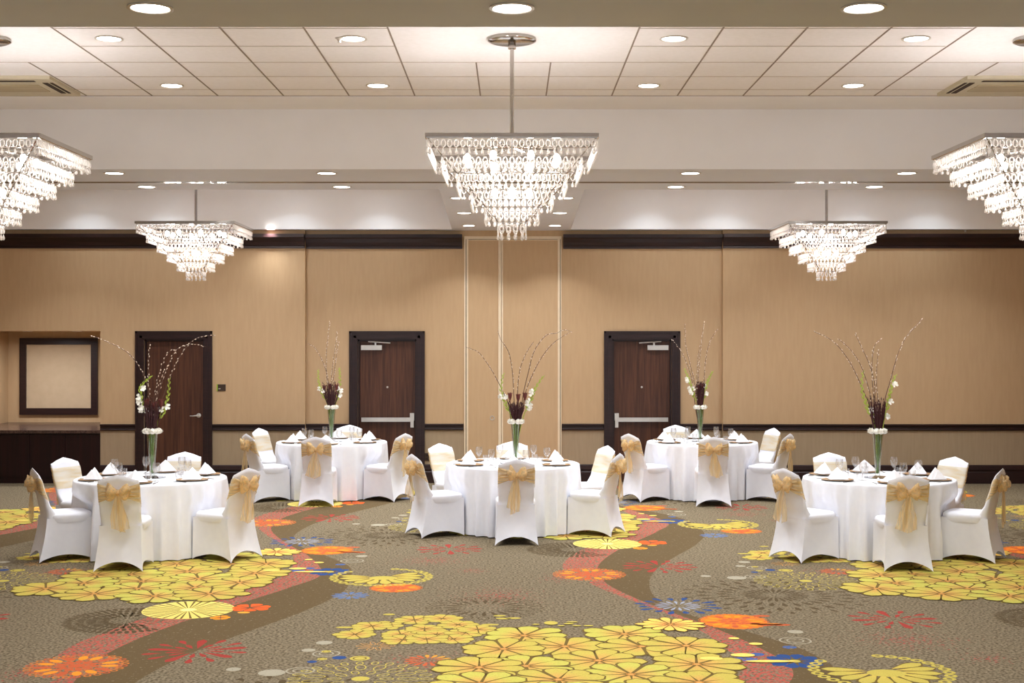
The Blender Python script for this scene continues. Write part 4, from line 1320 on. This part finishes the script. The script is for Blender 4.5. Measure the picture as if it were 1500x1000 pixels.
centrepiece('rear left', 485.5, 19.25,
    [[(481, 560), (476, 538), (468, 520), (460, 508), (451, 503)], [(479, 560), (478, 525), (480, 495), (483, 470)], [(485, 562), (488, 530), (492, 503), (494, 484)], [(488, 560), (491, 535), (494, 510), (496, 500)]],
    [([(480, 595), (472, 575), (467, 558), (466, 543)], .6), ([(491, 595), (497, 572), (498, 552), (497, 540)], .5)],
    (471, 497, 563, 598), 2, [(475, 568), (483, 566), (493, 567)])
centrepiece('centre', 755.5, 15.88,
    [[(744, 590), (735, 570), (722, 545), (710, 527), (700, 515), (682, 508)], [(753, 585), (751, 550), (747, 522), (741, 508), (734, 498), (729, 484)],
     [(758, 585), (759, 560), (762, 540), (768, 523), (775, 510), (782, 500)], [(766, 580), (774, 545), (781, 518), (790, 502), (802, 490), (815, 488), (826, 483), (838, 486)],
     [(768, 582), (778, 553), (793, 524), (808, 505), (822, 494), (834, 487)]],
    [([(750, 615), (741, 592), (734, 570), (737, 549)], .55), ([(766, 612), (777, 587), (785, 567), (795, 552)], .45)],
    (744, 770, 590, 618), 3, [(747, 580), (759, 582), (769, 580)])
centrepiece('rear right', 1025.5, 19.25,
    [[(1017, 560), (1010, 530), (1005, 508), (1003, 474)], [(1023, 560), (1025, 525), (1028, 497), (1031, 472)], [(1021, 560), (1022, 530), (1025, 505)], [(1031, 560), (1034, 525), (1040, 500), (1051, 482)], [(1014, 558), (1004, 527), (994, 509), (985, 498)]],
    [([(1021, 595), (1014, 572), (1009, 555), (1003, 541)], .65), ([(1030, 592), (1033, 570), (1038, 555), (1043, 545)], .35)],
    (1019, 1033, 561, 600), 4, [(1022, 568), (1029, 566)])
centrepiece('front right', 1285.5, 14.22,
    [[(1276, 600), (1266, 575), (1255, 550), (1243, 527), (1226, 505), (1210, 493), (1198, 488), (1192, 485)], [(1277, 590), (1270, 560), (1260, 533), (1246, 512), (1228, 496)],
     [(1282, 590), (1281, 560), (1274, 535), (1264, 512), (1258, 500), (1253, 488)], [(1280, 585), (1277, 545), (1279, 515), (1283, 503), (1292, 495)], [(1286, 588), (1284, 560), (1285, 530), (1287, 513)],
     [(1296, 588), (1304, 558), (1314, 522), (1322, 503), (1330, 490), (1340, 479), (1350, 468)]],
    [([(1281, 622), (1271, 597), (1263, 572), (1264, 546)], .2), ([(1294, 622), (1300, 592), (1305, 570), (1311, 551)], .75)],
    (1270, 1298, 583, 632), 5, [])
